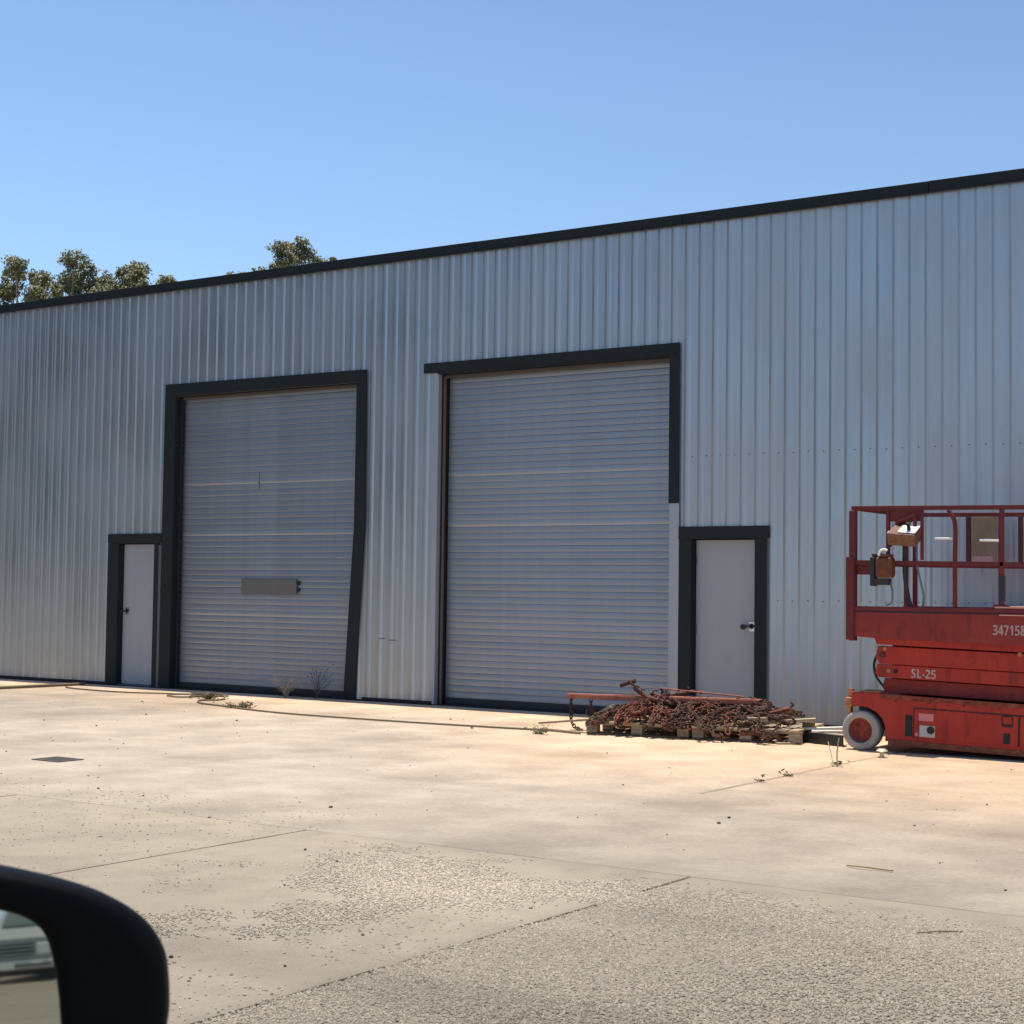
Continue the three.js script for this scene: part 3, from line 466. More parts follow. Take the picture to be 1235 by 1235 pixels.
// ---------------------------------------------------------------- pallets and the heap of chain
const PA = 0.165, PO = V(-7.85, 0, 1.62); // pallets lie askew to the wall
const PL = (x, y, z) => V(PO.x + x * Math.cos(PA) + z * Math.sin(PA), y, PO.z - x * Math.sin(PA) + z * Math.cos(PA));
function pallet(label, cx) {
  const p = thing('wooden_pallet', label, 'pallet', [0, 0, 0]); const c = PL(cx, 0, 0); p.position.copy(c); p.rotation.y = PA;
  for (let i = 0; i < 9; i++) { const x = -0.5 + i * 0.125, w = rr(0.085, 0.105); part('board', rotZ(B(x - w / 2, x + w / 2, 0.122, 0.142, -0.52 - rr(0, 0.03), 0.52 + rr(0, 0.05), 0.003), rr(-0.02, 0.02), x, 0.13), [M.wood, M.woodGrey, M.wood][i % 3], p); }
  for (const z of [-0.46, 0, 0.46]) { part('stringer', B(-0.56, 0.56, 0.103, 0.121, z - 0.05, z + 0.05, 0.003), M.woodGrey, p); part('runner', B(-0.56, 0.56, 0.002, 0.02, z - 0.05, z + 0.05, 0.003), M.woodDark, p); for (const x of [-0.5, 0, 0.5]) part('block', B(x - 0.06, x + 0.06, 0.0205, 0.1025, z - 0.05, z + 0.05, 0.004), M.woodGrey, p); }
  return p;
}
pallet('weathered wooden pallet under the left end of the rusty chain heap', -0.58);
pallet('weathered wooden pallet under the right end of the rusty chain heap', 0.58);
const heapH = (x, z) => { // top of the heap over the pallets
  const a = 0.28 * Math.exp(-(((x + 0.42) / 0.26) ** 2 + ((z - 0.1) / 0.42) ** 2)), b = 0.17 * sstep(-0.7, -0.2, x) * sstep(1.1, 0.6, x) * (1 - sstep(0.25, 0.62, Math.abs(z))), c = 0.1 * sstep(-1.15, -0.8, x) * sstep(1.1, 0.95, x) * (1 - sstep(0.4, 0.6, Math.abs(z)));
  return 0.15 + Math.max(a, b, c) * (0.8 + 0.4 * fbm(x * 6 + 10, z * 6 + 10, 2, 0, 800));
};
const linkG = new THREE.TorusGeometry(0.019, 0.0062, 5, 9).scale(1.45, 1, 1);
function chainGeo(pts, tight = 1, sc = 1) {
  const cv = new THREE.CatmullRomCurve3(pts), n = Math.max(3, Math.round(cv.getLength() / (0.041 * sc))), out = []; const m = new THREE.Matrix4();
  for (let i = 0; i < n; i++) { const u = (i + 0.5) / n, p = cv.getPointAt(u), tg = cv.getTangentAt(u); const q = new THREE.Quaternion().setFromUnitVectors(V(1, 0, 0), tg); q.multiply(new THREE.Quaternion().setFromAxisAngle(V(1, 0, 0), (i % 2) * 1.57 + (h2(i, pts.length, 4) - 0.5) * 0.9 * tight)); m.compose(p, q, V(sc, sc, sc)); out.push(linkG.clone().applyMatrix4(m)); }
  return out;
}
for (let i = 0; i < 60; i++) {
  const lv = i < 20 ? rr(0.1, 0.6) : i < 44 ? rr(0.75, 1) : 1; let x = rr(-1.0, 0.85), z = rr(-0.3, 0.5), a = rr(0, 6.28); if (i % 3 === 0) { x = rr(-0.75, -0.1); z = rr(-0.15, 0.45); } if (i % 4 === 1) z = rr(0.4, 0.62);
  const pts = []; for (let k = 0; k < 9; k++) { pts.push(PL(x, z > 0.56 ? (x > 0.2 ? rr(0.02, 0.14) : rr(0.1, 0.17)) : 0.15 + (heapH(x, z) - 0.15) * lv + 0.006 * k + rr(-0.02, 0.02), z)); a += rr(-1.0, 1.0); if (z > (x > 0.2 ? 0.66 : 0.58)) a = -1.57 + rr(-0.5, 0.5); if (z < -0.35) a = 1.57; if (x > 0.85) a = 3.14; if (x < -1.0) a = 0; x += 0.16 * Math.cos(a); z += 0.16 * Math.sin(a); }
  const c = thing('rusty_chain', 'rusty steel chain tangled in the heap on the wooden pallets', 'chain', pts[4].toArray(), 'rusty chains heaped on the pallets');
  part('link', chainGeo(pts, 1, [1, 0.8, 1.25][i % 3]), [M.rust, M.rustDark, M.rustDark, M.rust, M.rustDark, M.rustRed][i % 6], c).userData.kind = 'stuff';
}
for (let i = 0; i < 26; i++) { // ratchet load binders and hooks among the chain
  const left = i < 10, x = left ? rr(-0.7, -0.1) : rr(-0.4, 0.9), z = rr(-0.1, 0.5), y = heapH(x, z) + rr(-0.05, 0.02), a = rr(0, 6.28), e = rr(-0.35, 0.25), len = rr(0.2, 0.34);
  const d = V(Math.cos(a) * Math.cos(e), Math.sin(e), Math.sin(a) * Math.cos(e)), p = PL(x, Math.max(0.17, y), z), f = (t, u = 0) => p.clone().addScaledVector(d, t).add(V(0, u, 0));
  const o = thing('load_binder', 'rusty lever with a hook end lying among the heaped chains', 'load binder', p.toArray(), 'rusty levers and hooks in the chain heap');
  const mt = i % 7 === 0 ? M.rustRed : i % 3 ? M.rustDark : M.rust;
  part('lever', [cyl(f(-len / 2), f(len * 0.3), 0.014, 7, 0.02), cyl(f(len * 0.3), f(len * 0.5), 0.026, 8)], mt, o);
  part('hook', [tube([f(len * 0.5), f(len * 0.6, 0.012), f(len * 0.7, 0.04), f(len * 0.6, 0.065)], 0.011, 12, 6)], mt, o);
  part('hook', [tube([f(-len * 0.5), f(-len * 0.62, 0.01), f(-len * 0.74, 0.035), f(-len * 0.68, 0.07), f(-len * 0.56, 0.065)], 0.011, 14, 6)], mt, o);
}
for (let i = 0; i < 9; i++) { // straight bars among the chain
  const x = -0.75 + i * 0.19, z = rr(0.1, 0.55), y = Math.max(0.2, heapH(x, z) + rr(-0.06, 0.015)), a = rr(-0.5, 0.5), l = rr(0.3, 0.55), p = PL(x, y, z), d = V(Math.cos(PA + a), rr(-0.12, 0.12), -Math.sin(PA + a) * 0.8).multiplyScalar(l / 2);
  const o = thing('steel_bar', 'short straight rusty bar lying lengthwise in the heaped chains', 'steel bar', p.toArray(), 'short straight bars in the chain heap');
  part('bar', i % 2 ? cyl(p.clone().sub(d), p.clone().add(d), 0.013, 8) : bar(p.clone().sub(d), p.clone().add(d), 0.03, 0.012, 0.002), [M.rust, M.rustDark, M.rustRed][i % 3], o);
}
{ // things with a place of their own in the heap
  const b0 = V(-9.33, 0.36, 2.0), b1 = V(-7.17, 0.385, 1.74), o = thing('steel_beam', 'long straight rusty red steel bar lying across the top of the chain heap', 'steel bar', [-8.2, 0.37, 1.8]);
  part('bar', [bar(b0, b1, 0.04, 0.045, 0.005), bar(b0.clone().add(V(0, 0.026, -0.03)), b1.clone().add(V(0, 0.026, -0.03)), 0.09, 0.008, 0.002)], M.rustPink, o);
  const c = thing('hanging_chain', 'rusty chain hanging from the left tip of the long steel bar', 'chain', [-9.27, 0, 1.98]);
  part('link', chainGeo([V(-9.285, 0.365, 1.975), V(-9.29, 0.28, 1.975), V(-9.28, 0.18, 1.98), V(-9.27, 0.1, 2.0), V(-9.2, 0.03, 2.02), V(-9.1, 0.02, 2.06)]), M.rustDark, c).userData.kind = 'stuff';
  const c2 = thing('hanging_chain', 'short rusty chain with a thick shackle hanging from the long steel bar', 'chain', [-9.05, 0, 1.95]);
  part('link', chainGeo([V(-9.06, 0.35, 1.94), V(-9.06, 0.28, 1.94), V(-9.04, 0.2, 1.96)]), M.rust, c2).userData.kind = 'stuff'; part('shackle', [tube([V(-9.09, 0.24, 1.95), V(-9.1, 0.2, 1.95), V(-9.06, 0.16, 1.95), V(-9.02, 0.2, 1.95), V(-9.03, 0.24, 1.95)], 0.016, 16, 6)], M.rustDark, c2);
  const pk = thing('plank', 'broken grey wooden plank poking out past the left pallet corner', 'plank', [-9.1, 0.1, 2.15]);
  part('board', [bar(V(-9.62, 0.06, 2.05), V(-8.72, 0.165, 2.26), 0.09, 0.022, 0.003)], M.woodGrey, pk); 
  const st = thing('wood_stake', 'splintered wooden stake leaning up on the left end of the pallet', 'stake', [-8.7, 0.15, 2.2]);
  part('board', [bar(V(-8.9, 0.15, 2.22), V(-8.66, 0.29, 2.2), 0.05, 0.03, 0.003), bar(V(-8.67, 0.15, 2.18), V(-8.66, 0.31, 2.16), 0.045, 0.03, 0.003)], M.woodGrey, st);
  const sp = thing('steel_rod', 'thin dark steel rod sticking up at the peak of the chain heap', 'steel rod', [-8.5, 0.4, 1.8]);
  part('rod', [cyl(V(-8.62, 0.55, 1.9), V(-8.36, 0.36, 1.9), 0.016, 8), cyl(V(-8.72, 0.5, 1.9), V(-8.55, 0.555, 1.88), 0.024, 8)], M.rustDark, sp);
  const th = thing('thin_pipe', 'thin pale pipe slanting over the right half of the long steel bar', 'pipe', [-8, 0.42, 1.7]);
  part('pipe', [cyl(V(-8.35, 0.475, 1.7), V(-7.4, 0.425, 1.62), 0.008, 8), cyl(V(-7.9, 0.44, 1.66), V(-7.87, 0.462, 1.66), 0.018, 8)], M.rustPink, th);
  const el = thing('bent_pipe', 'bent dark red pipe elbow at the right foot of the chain heap', 'pipe', [-6.95, 0.05, 1.9]);
  part('pipe', [tube([V(-7.25, 0.09, 2.04), V(-7.05, 0.1, 1.99), V(-6.93, 0.09, 1.95), V(-6.86, 0.06, 1.95), V(-6.86, 0.015, 1.97)], 0.028, 24, 9)], M.rust, el);
  const wb = thing('wood_block', 'short brown wooden post standing at the right end of the chain heap', 'wood block', [-6.68, 0, 1.6]);
  part('block', [B(-6.76, -6.66, 0.003, 0.2, 1.52, 1.62, 0.005)], M.woodDark, wb);
  const w1 = thing('wood_offcut', 'pale wooden board propped on the short brown post beside the chain heap', 'board', [-6.9, 0.2, 1.7]);
  part('board', [bar(V(-7.12, 0.19, 1.84), V(-6.62, 0.235, 1.60), 0.1, 0.026, 0.003)], M.wood, w1);
  const w2 = thing('wood_offcut', 'pale wooden board lying low between the chain heap and the black beam', 'board', [-6.8, 0.1, 1.75]);
  part('board', [bar(V(-7.0, 0.125, 1.86), V(-6.68, 0.112, 1.78), 0.1, 0.02, 0.003)], M.wood, w2);
  const w3 = thing('wood_offcut', 'stubby pale wood chunk resting on top of the right end of the chain heap', 'wood chunk', [-7.15, 0.2, 1.9]);
  part('board', [bar(V(-7.22, 0.225, 1.99), V(-7.0, 0.23, 1.92), 0.09, 0.05, 0.008)], M.wood, w3);
  const w4 = thing('wood_offcut', 'pale wood scrap flat on the concrete beside the bent pipe', 'wood scrap', [-6.8, 0, 1.95]);
  part('board', [bar(V(-6.86, 0.012, 2.02), V(-6.66, 0.014, 1.86), 0.1, 0.018, 0.003), bar(V(-6.78, 0.034, 1.94), V(-6.7, 0.05, 1.8), 0.07, 0.018, 0.003)], M.wood, w4);
  const bb = thing('black_beam', 'black steel channel beam lying between the chain heap and the lift wheel', 'steel beam', [-6.5, 0, 1.75]);
  part('web', [bar(V(-6.82, 0.055, 1.62), V(-6.22, 0.05, 1.86), 0.014, 0.098, 0.003)], M.black, bb); part('flange', [bar(V(-6.82, 0.107, 1.59), V(-6.22, 0.103, 1.83), 0.07, 0.012, 0.003)], M.black, bb); part('flange', [bar(V(-6.82, 0.009, 1.59), V(-6.22, 0.007, 1.83), 0.07, 0.012, 0.003)], M.black, bb);
  const p1 = thing('pole', 'upper one of two pale poles running from the black beam to behind the lift wheel', 'pole', [-6.3, 0.15, 1.6]);
  part('rod', [cyl(V(-6.85, 0.125, 1.66), V(-5.7, 0.215, 1.5), 0.016, 9)], M.pole, p1);
  const p2 = thing('pole', 'lower one of two pale poles running from the black beam to behind the lift wheel', 'pole', [-6.3, 0.12, 1.7]);
  part('rod', [cyl(V(-6.6, 0.125, 1.74), V(-5.7, 0.165, 1.6), 0.014, 9)], M.pole, p2);
}

// ---------------------------------------------------------------- hose, weeds, small things on the paving
{
  const h = thing('hose', 'long thin dark hose snaking along the foot of the warehouse to the pallets', 'hose', [-14, 0, 1.5]);
  const P = [[-18.6, 0.9], [-18.3, 1.02], [-17.6, 1.12], [-17.0, 1.08], [-16.5, 0.9], [-16.1, 0.75], [-15.75, 0.95], [-15.9, 1.3], [-16.25, 1.15], [-16.0, 0.85], [-15.5, 0.8], [-15.3, 1.05], [-15.6, 1.3], [-15.85, 1.1], [-15.45, 0.95], [-15.15, 1.25], [-15.2, 1.6], [-14.9, 1.9], [-14.3, 2.1], [-13.6, 2.33], [-12.9, 2.47], [-12, 2.5], [-11, 2.48], [-10, 2.4], [-9.3, 2.33], [-8.9, 2.42]].map(([x, z], i) => V(x, 0.013 + (i > 7 && i < 15 ? (i - 7) * 0.006 : 0), z));
  part('tubing', tube(P, 0.0105, 420, 7), M.hose, h);
  const dp = thing('pipe', 'dark thin pipe lying on the concrete at the far left by the warehouse foot', 'pipe', [-18.9, 0, 1]);
  part('tubing', cyl(V(-18.95, 0.024, 1.95), V(-18.88, 0.024, 0.3), 0.022, 8), M.hose, dp);
  const w = (name, label, x, z, n, height, spread, bits, pal) => {
    const o = thing(name, label, 'weed', [x, 0, z]), stems = [], lv = [];
    for (let i = 0; i < n; i++) { const a = rr(0, 6.28), s = spread * Math.sqrt(rnd()), hh = height * rr(0.45, 1), tip = V(x + Math.cos(a) * s, hh, z + Math.sin(a) * s * 0.7), mid = V(x + Math.cos(a) * s * 0.3, hh * 0.55, z + Math.sin(a) * s * 0.25);
      stems.push(tube([V(x + rr(-0.03, 0.03), 0, z + rr(-0.03, 0.03)), mid, tip], 0.0035, 6, 4));
      for (let k = 0; k < bits; k++) { const q = mid.clone().lerp(tip, rr(-0.3, 1.1)).add(V(rr(-0.05, 0.05), rr(-0.04, 0.04), rr(-0.05, 0.05))); lv.push(new THREE.PlaneGeometry(rr(0.015, 0.04), rr(0.008, 0.016)).rotateX(rr(0, 3)).rotateY(rr(0, 6)).rotateZ(rr(-1, 1)).translate(q.x, Math.max(0.01, q.y), q.z)); } }
    part('stem', stems, pal, o).userData.kind = 'stuff'; if (lv.length) part('leaf', lv, pal, o).userData.kind = 'stuff';
  };
  w('dry_weed', 'pale dry bush at the foot of the roller door with the blank plate', -14.95, 0.22, 30, 0.3, 0.28, 6, std([0.42, 0.36, 0.27], 0.95, { side: THREE.DoubleSide }));
  w('dry_weed', 'thin dark bare bush beside the crooked door frame', -14.45, 0.16, 12, 0.45, 0.3, 4, std([0.1, 0.09, 0.08], 0.95, { side: THREE.DoubleSide }));
  w('dry_weed', 'small green-brown weed tuft grown into the coiled hose', -15.35, 1.3, 26, 0.09, 0.16, 8, std([0.12, 0.11, 0.05], 0.95, { side: THREE.DoubleSide }));
  w('dry_weed', 'low brown weed tuft along the hose right of the coil', -14.0, 2.1, 24, 0.05, 0.22, 7, std([0.15, 0.12, 0.06], 0.95, { side: THREE.DoubleSide }));
  w('dry_weed', 'low weed tuft on the hose left of the pallets', -9.25, 2.66, 16, 0.07, 0.16, 5, std([0.2, 0.17, 0.09], 0.95, { side: THREE.DoubleSide }));
  for (let i = 0; i < 3; i++) w('dry_weed', ['tiny weed in the concrete joint nearest the lift wheel', 'tiny weed midway along the concrete joint in front of the lift', 'tiny weed at the near end of the concrete joint in front of the lift'][i], -5.6 + rr(-0.03, 0.03), [3.45, 4.6, 5.1][i], 6, 0.025, 0.05, 2, std([0.16, 0.14, 0.07], 0.95, { side: THREE.DoubleSide }));
  const v = thing('dead_stalk', 'two bare stalks rising in a V from the joint before the lift wheel', 'weed', [-5.56, 0, 3.6]);
  part('stem', tube([V(-5.58, 0, 3.62), V(-5.66, 0.1, 3.5), V(-5.72, 0.19, 3.42)], 0.005, 8, 5), M.straw, v); part('stem', tube([V(-5.55, 0, 3.62), V(-5.56, 0.12, 3.6), V(-5.55, 0.25, 3.58)], 0.006, 8, 5), M.straw, v);
  part('leaf', [0, 1, 2, 3, 4].map((i) => new THREE.PlaneGeometry(0.05, 0.012).rotateX(-1.2).rotateY(i * 1.3).translate(-5.56 + 0.02 * i - 0.03, 0.012, 3.62)), M.straw, v).userData.kind = 'stuff';
  const b = thing('capped_bolt', 'small pale capped stub standing on the concrete before the lift wheel', 'capped stub', [-5.545, 0, 2.584]);
  part('stem', [cyl(V(-5.545, 0, 2.584), V(-5.545, 0.062, 2.584), 0.02, 10), cyl(V(-5.545, 0, 2.584), V(-5.545, 0.008, 2.584), 0.03, 10)], M.brass, b); part('cap', [cyl(V(-5.545, 0.06, 2.584), V(-5.545, 0.08, 2.584), 0.055, 12, 0.035)], M.brass, b);
  const dg = thing('drain_grate', 'dark square drain grate set in the pale concrete on the left', 'drain grate', [-10.96, 0, 7.57]);
  part('frame', [B(-11.13, -10.79, 0.002, 0.008, 7.43, 7.455), B(-11.13, -10.79, 0.002, 0.008, 7.685, 7.71), B(-11.13, -11.105, 0.002, 0.008, 7.4555, 7.6845), B(-10.815, -10.79, 0.002, 0.008, 7.4555, 7.6845)], std([0.1, 0.09, 0.08], 0.8), dg);
  for (let i = 0; i < 10; i++) part('grate_bar', B(-11.1 + i * 0.0285, -11.083 + i * 0.0285, 0.003, 0.007, 7.4555, 7.6845), std([0.08, 0.07, 0.062], 0.8), dg);
  part('pit', B(-11.103, -10.817, 0.0022, 0.0028, 7.457, 7.683), M.dark, dg);
  const tw = thing('twig', 'thin dry twig lying on the paving on the right', 'twig', [-3.33, 0, 8.5]); part('stem', tube([V(-3.47, 0.008, 8.49), V(-3.36, 0.014, 8.52), V(-3.28, 0.008, 8.49), V(-3.2, 0.01, 8.51)], 0.005, 14, 5), M.straw, tw);
  const t2 = thing('twig', 'thin dark twig lying on the rough paving nearest the right edge', 'twig', [-2.45, 0, 9.9]); part('stem', tube([V(-2.53, 0.007, 9.98), V(-2.45, 0.01, 9.9), V(-2.38, 0.006, 9.83)], 0.003, 12, 5), M.hose, t2);
}

let makeTree;
// ---------------------------------------------------------------- eucalyptus trees behind the building
{
  const bark = std([0.3, 0.25, 0.2], 0.95), S = 1 / 32.6, A = 0.592; // S: metres per sketched unit
  const leafM = new THREE.MeshPhysicalMaterial({ vertexColors: true, roughness: 0.7, side: THREE.DoubleSide, transmission: 0.25, thickness: 0 });
  makeTree = (label, bx, by, bz, u0, lobes, dens) => {
    const big = dens < 0.1 ? 4 : 1; // coarser leaf sprays on trees that only show as reflections
    const o = thing('eucalyptus_tree', label, 'tree', [bx, 0, bz], null); o.rotation.y = A; const limbs = [], pos = [], col = [];
    const L = lobes.map(([u, v, r]) => ({ c: V((u - u0) * S, by - (v - 305) * S, rr(-1, 1)), r: r * S * (u0 === 93 && dens < 0.1 ? 1 : 1.06) })); const low = Math.min(...L.map((l) => l.c.y)) - 2;
    const fork = V(rr(-0.3, 0.3), low * 0.62, 0); limbs.push(cyl(V(0, -0.05, 0), fork, 0.32, 10, 0.2));
    for (let i = 0; i < 5; i++) L.push({ c: V(rr(-1.8, 1.8), low - rr(-0.8, 2.2), rr(-1.5, 1.5)), r: rr(0.6, 0.9), lowr: true });
    for (const l of L) { const m = fork.clone().lerp(l.c, 0.5).add(V(rr(-0.3, 0.3), -0.4, rr(-0.3, 0.3))); limbs.push(cyl(fork, m, 0.1, 6, 0.06), cyl(m, l.c, 0.06, 6, 0.02));
      const clumps = Math.max(8, Math.round(dens * 62 * l.r * l.r / 0.16 * (l.lowr ? 0.35 : 1)));
      for (let k = 0; k < clumps; k++) { const d = V(rr(-1, 1), rr(-1, 1), rr(-1, 1)); if (d.lengthSq() > 1) { k--; continue; }
        d.multiplyScalar(0.4 + 0.6 * Math.pow(d.length(), 0.4) / Math.max(0.2, 1)); const c = l.c.clone().add(V(d.x * l.r * (1.0 + 0.35 * rnd()), d.y * l.r * (0.85 + 0.3 * rnd()), d.z * l.r * 1.2)), tn = rr(0.6, 1.15), yl = rnd();
        if (rnd() < 0.12) limbs.push(cyl(l.c, c, 0.012, 4, 0.006));
        for (let q = 0; q < 16; q++) { const p = c.clone().add(V(rr(-1, 1), rr(-1, 1), rr(-1, 1)).multiplyScalar(0.095 * big)), a = rr(0, 6.28), dn = V(Math.cos(a) * 0.6, -rr(0.2, 1.1), Math.sin(a) * 0.6).normalize().multiplyScalar(rr(0.08, 0.13) * big), sd = V(-Math.sin(a), rr(-0.5, 0.5), Math.cos(a)).multiplyScalar(0.036 * big * (big > 1 ? 2 : 1));
          const p1 = p.clone().add(dn), m1 = p.clone().lerp(p1, 0.45).add(sd), m2 = p.clone().lerp(p1, 0.45).sub(sd);
          pos.push(...p.toArray(), ...m1.toArray(), ...p1.toArray(), ...p.toArray(), ...p1.toArray(), ...m2.toArray()); const t = tn * rr(0.85, 1.15), cc = [(0.19 + 0.07 * yl) * t, (0.215 + 0.02 * yl) * t, (0.125 - 0.03 * yl) * t]; for (let w = 0; w < 6; w++) col.push(...cc); } } }
    const g = new THREE.BufferGeometry(); g.setAttribute('position', new THREE.Float32BufferAttribute(pos, 3)); g.setAttribute('color', new THREE.Float32BufferAttribute(col, 3)); g.computeVertexNormals();
    bases.set(o, V(0, 0, 0)); part('trunk', limbs, bark, o); part('crown', g, leafM, o); return o;
  };
  makeTree('open-crowned eucalyptus tree behind the roof, leftmost of the row', -48.3, 13.79, -22.1, 32, [[6, 352, 12], [-8, 340, 14], [18, 332, 12], [33, 325, 12], [48, 332, 11], [60, 341, 10], [42, 352, 8], [20, 350, 9], [8, 374, 10], [60, 362, 13], [45, 374, 11], [30, 376, 8]], 1);
  makeTree('tallest eucalyptus of the left row behind the roof', -46.6, 13.79, -23.3, 93, [[82, 335, 13], [93, 318, 13], [105, 324, 9], [97, 342, 15], [78, 350, 12], [110, 345, 7], [95, 364, 15], [80, 368, 12]], 1);
  makeTree('small narrow eucalyptus between the two taller crowns of the left row', -45.7, 13.79, -23.9, 126, [[122, 334, 9], [132, 347, 8], [120, 354, 9], [133, 360, 9]], 1);
  makeTree('round dense eucalyptus crown, rightmost tall one of the left row', -44.9, 13.79, -24.5, 160, [[150, 328, 11], [162, 321, 11], [171, 332, 9], [156, 343, 12], [145, 352, 9], [178, 349, 7], [165, 352, 10]], 1.1);
  makeTree('low treetop just showing over the roof right of the left row', -43.8, 13.79, -25.3, 200, [[196, 341, 6], [205, 339, 6]], 1);
  makeTree('tiny tuft of treetop over the roof left of the lone broad tree', -42, 13.79, -26.5, 279, [[279, 328, 4], [283, 334, 4], [297, 331, 3]], 1);
  makeTree('lone broad eucalyptus tree rising above the middle of the roof', -40, 13.79, -27.9, 355, [[347, 290, 7], [360, 290, 9], [341, 303, 10], [357, 305, 11], [371, 302, 8], [330, 312, 8], [312, 321, 6], [384, 309, 7], [394, 317, 7], [350, 318, 11], [376, 318, 8], [333, 322, 9], [402, 314, 3]], 1);
}

{ // the same kind of trees along the far side of the yard, left of the picture: the sheet metal mirrors them
  const lobes = []; for (let i = 0; i < 26; i++) lobes.push([93 + rr(-120, 120), 330 + i * 20 + rr(-20, 20), rr(58, 84)]);
  const first = makeTree('tall eucalyptus in the row across the yard, outside the left edge', -47, 18, 11, 93, lobes, 0.099);
  for (let i = 1; i < 11; i++) copyTo(first, 'eucalyptus_tree', [-47 - rr(0, 6) + i * 0.3, 0, 11 + i * 3.6], rr(0, 6), first.userData.label, 'trees across the yard');
  first.userData.group = 'trees across the yard';
}

// ---------------------------------------------------------------- car mirror close to the camera, and the pickup it reflects
{
  const n = V(0.895, 0.0976, 0.4353).normalize(), e1 = V(0.4374, 0, -0.8993).normalize(), e2 = new THREE.Vector3().crossVectors(n, e1), P0 = V(-0.6607, 1.2803, 16.389);
  const o = thing('car_mirror', 'black side mirror of a car reaching into the lower left corner', 'car mirror', P0.toArray());
  const at = (a, b, c) => V(0, 0, 0).addScaledVector(e1, a).addScaledVector(e2, b).addScaledVector(n, c);
  const half = [[0.0405, -0.012], [0.0385, 0.004], [0.0315, 0.0172], [0.0222, 0.0268], [0.009, 0.036], [-0.005, 0.0428], [-0.026, 0.0505], [-0.047, 0.0562], [-0.08, 0.0615], [-0.12, 0.062], [-0.155, 0.056], [-0.175, 0.042], [-0.184, 0.02], [-0.186, -0.01], [-0.18, -0.045], [-0.165, -0.07], [-0.14, -0.083], [-0.1, -0.088], [-0.05, -0.087], [-0.005, -0.08], [0.02, -0.068], [0.034, -0.05], [0.04, -0.03]];
  const gl = [[-0.0172, -0.008], [-0.0192, 0.004], [-0.0226, 0.0162], [-0.0282, 0.025], [-0.0365, 0.031], [-0.047, 0.035], [-0.065, 0.039], [-0.09, 0.0415], [-0.12, 0.0415], [-0.145, 0.038], [-0.16, 0.028], [-0.167, 0.012], [-0.168, -0.012], [-0.163, -0.04], [-0.152, -0.058], [-0.13, -0.068], [-0.1, -0.071], [-0.06, -0.069], [-0.036, -0.063], [-0.024, -0.054], [-0.017, -0.044], [-0.0155, -0.034], [-0.0158, -0.022]];
  const sm = (pts) => { const c = new THREE.CatmullRomCurve3(pts.map(([a, b]) => V(a, b, 0)), true); return Array.from({ length: 96 }, (_, i) => { const p = c.getPoint(i / 96); return [p.x, p.y]; }); };
  const wide = (P) => P.map(([a, b]) => [a + 0.0058 * sstep(-0.04, 0.025, a), b]);
  const O = sm(wide(half)), G = sm(gl.map(([a, b]) => [a + 0.0045 * sstep(-0.06, -0.02, a), b])), ctr = [-0.072, -0.012];
  const mix = (P, Q, t) => P.map(([a, b], i) => [a + (Q[i][0] - a) * t, b + (Q[i][1] - b) * t]); const C = O.map(() => ctr);
  const rings = [[mix(G, C, 0.02), -0.012], [G, -0.004], [mix(G, O, 0.12), 0.0], [mix(G, O, 0.7), 0.0], [mix(G, O, 0.9), -0.003], [O, -0.012], [mix(O, C, -0.015), -0.03], [mix(O, C, 0.04), -0.06], [mix(O, C, 0.16), -0.085], [mix(O, C, 0.4), -0.1], [mix(O, C, 0.75), -0.108], [C, -0.11]];
  const pos = [], idx = []; rings.forEach(([P, c]) => P.forEach(([a, b]) => pos.push(...at(a, b, c).toArray())));
  for (let r = 0; r + 1 < rings.length; r++) for (let i = 0; i < 96; i++) { const a = r * 96 + i, b = r * 96 + (i + 1) % 96; idx.push(a, b, a + 96, b, b + 96, a + 96); }
  const g = new THREE.BufferGeometry(); g.setAttribute('position', new THREE.Float32BufferAttribute(pos, 3)); g.setIndex(idx); g.computeVertexNormals();
  bases.set(o, V(0, 0, 0));
  part('housing', g, new THREE.MeshPhysicalMaterial({ color: new THREE.Color().setRGB(0.004, 0.0045, 0.005), roughness: 0.5, specularIntensity: 0.12, side: THREE.DoubleSide }), o);
  const gp = [], gi = []; gp.push(...at(...ctr, -0.011).toArray()); mix(G, C, 0.01).forEach(([a, b]) => gp.push(...at(a, b, -0.011).toArray())); for (let i = 0; i < 96; i++) gi.push(0, 1 + (i + 1) % 96, 1 + i);
  const gg = new THREE.BufferGeometry(); gg.setAttribute('position', new THREE.Float32BufferAttribute(gp, 3)); gg.setIndex(gi); gg.computeVertexNormals();
  part('mirror_glass', gg, std([0.42, 0.44, 0.385], 0.02, { metalness: 1, side: THREE.DoubleSide }), o);
  part('mirror_arm', [cyl(at(-0.17, -0.05, -0.05), at(-0.29, -0.08, -0.03), 0.03, 12)], M.black, o);
}
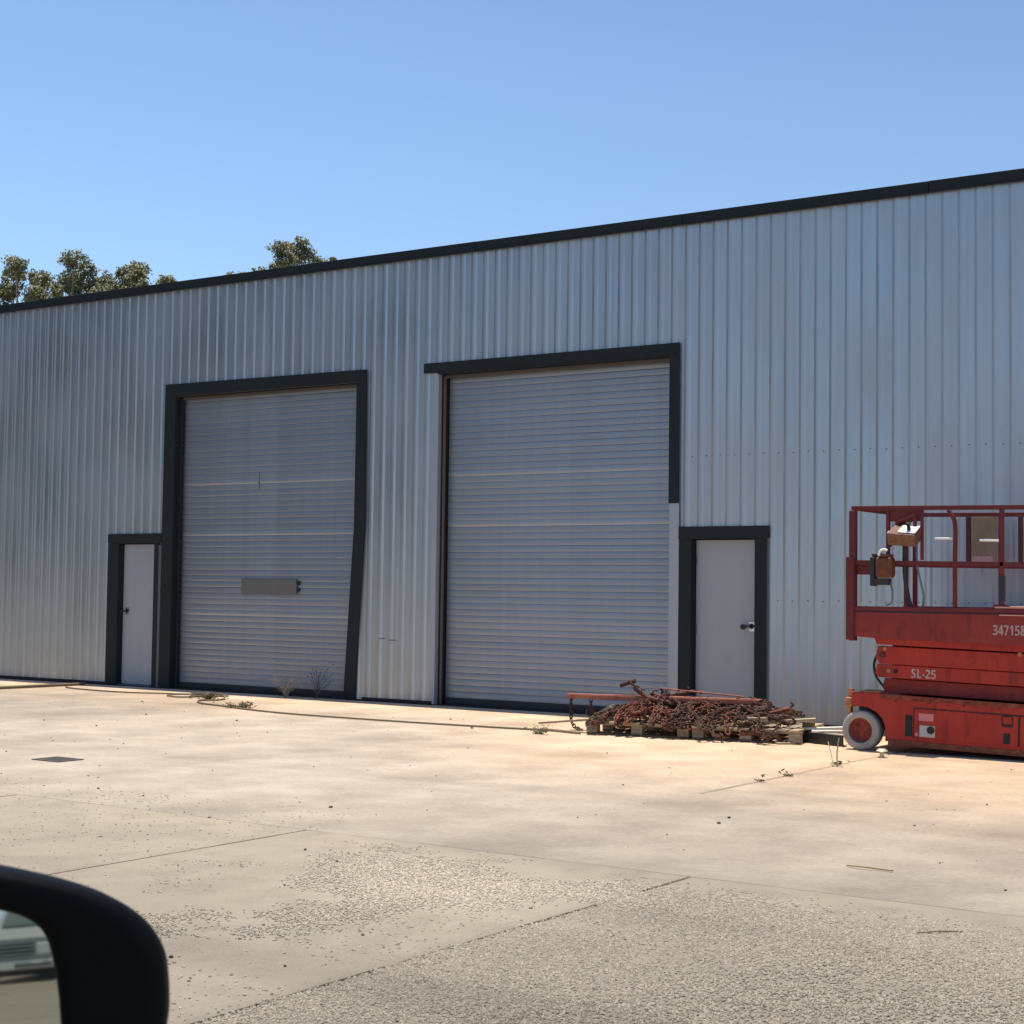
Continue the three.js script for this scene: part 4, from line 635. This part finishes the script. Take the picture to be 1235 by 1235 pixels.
{
  const X = V(0.978, 0, 0.209).normalize(), o = thing('pickup_truck', 'old pale pickup truck seen in the car mirror', 'pickup truck', [32.6, 0, 24.05]); o.rotation.y = Math.atan2(-X.z, X.x) + 0.38;
  bases.set(o, V(0, 0, 0)); const pw = std([0.3, 0.32, 0.31], 0.4), gl = std([0.1, 0.13, 0.13], 0.1), ch = std([0.5, 0.5, 0.49], 0.35, { metalness: 0.8 });
  part('body', [polyExtrude([[0.05, 0.40], [0.03, 0.80], [0.14, 0.87], [1.3, 0.98], [2.9, 1.0], [2.9, 0.35], [0.4, 0.35]], -0.9, 0.9, 0.03), B(2.95, 5.2, 0.4, 1.0, -0.9, 0.9, 0.04)], pw, o);
  part('cab', [polyExtrude([[1.25, 0.985], [1.85, 1.5], [2.8, 1.52], [2.9, 1.0]], -0.8, 0.8, 0.03)], pw, o);
  part('windscreen', [rotZ(B(1.54, 1.56, 0.98, 1.5, -0.7, 0.7), -0.86, 1.55, 1.24).translate(-0.045, 0.04, 0)], gl, o);
  part('grille', [B(0.0, 0.06, 0.52, 0.76, -0.5, 0.5, 0.01)], M.dark, o); for (let i = 0; i < 3; i++) part('grille_bar', B(-0.03, 0.0, 0.545 + i * 0.075, 0.57 + i * 0.075, -0.52, 0.52), ch, o);
  part('bumper_strip', [B(-0.155, -0.141, 0.32, 0.355, -0.9, 0.9)], M.dark, o); for (const z of [-0.62, 0.62]) part('fog_lamp', B(-0.15, -0.141, 0.365, 0.41, z - 0.12, z + 0.12), M.white, o); part('hood_trim', [B(0.0, 0.05, 0.83, 0.865, -0.85, 0.85, 0.01)], ch, o);
  for (const z of [-0.93, 0.93]) part('side_mirror', [B(1.5, 1.6, 1.0, 1.15, z - 0.09, z + 0.09, 0.03)], M.black, o);
  for (const z of [-0.7, 0.7]) part('headlight', B(-0.02, 0.05, 0.53, 0.75, z - 0.14, z + 0.14, 0.02), std([0.7, 0.7, 0.68], 0.15), o);
  part('bumper', [B(-0.14, 0.04, 0.25, 0.43, -0.93, 0.93, 0.04)], ch, o); part('number_plate', B(-0.16, -0.141, 0.28, 0.40, -0.17, 0.17), M.white, o); part('air_dam', B(0.0, 0.2, 0.14, 0.24, -0.85, 0.85, 0.03), M.dark, o);
  for (const x of [0.95, 4.2]) for (const z of [-0.8, 0.8]) { const w = sub('wheel', o); part('tyre', cyl(V(x, 0.35, z - 0.11), V(x, 0.35, z + 0.11), 0.35, 24), M.tread, w); part('rim', cyl(V(x, 0.35, z - 0.115), V(x, 0.35, z + 0.115), 0.2, 18), ch, w); }
}
renderer.render(scene, camera);
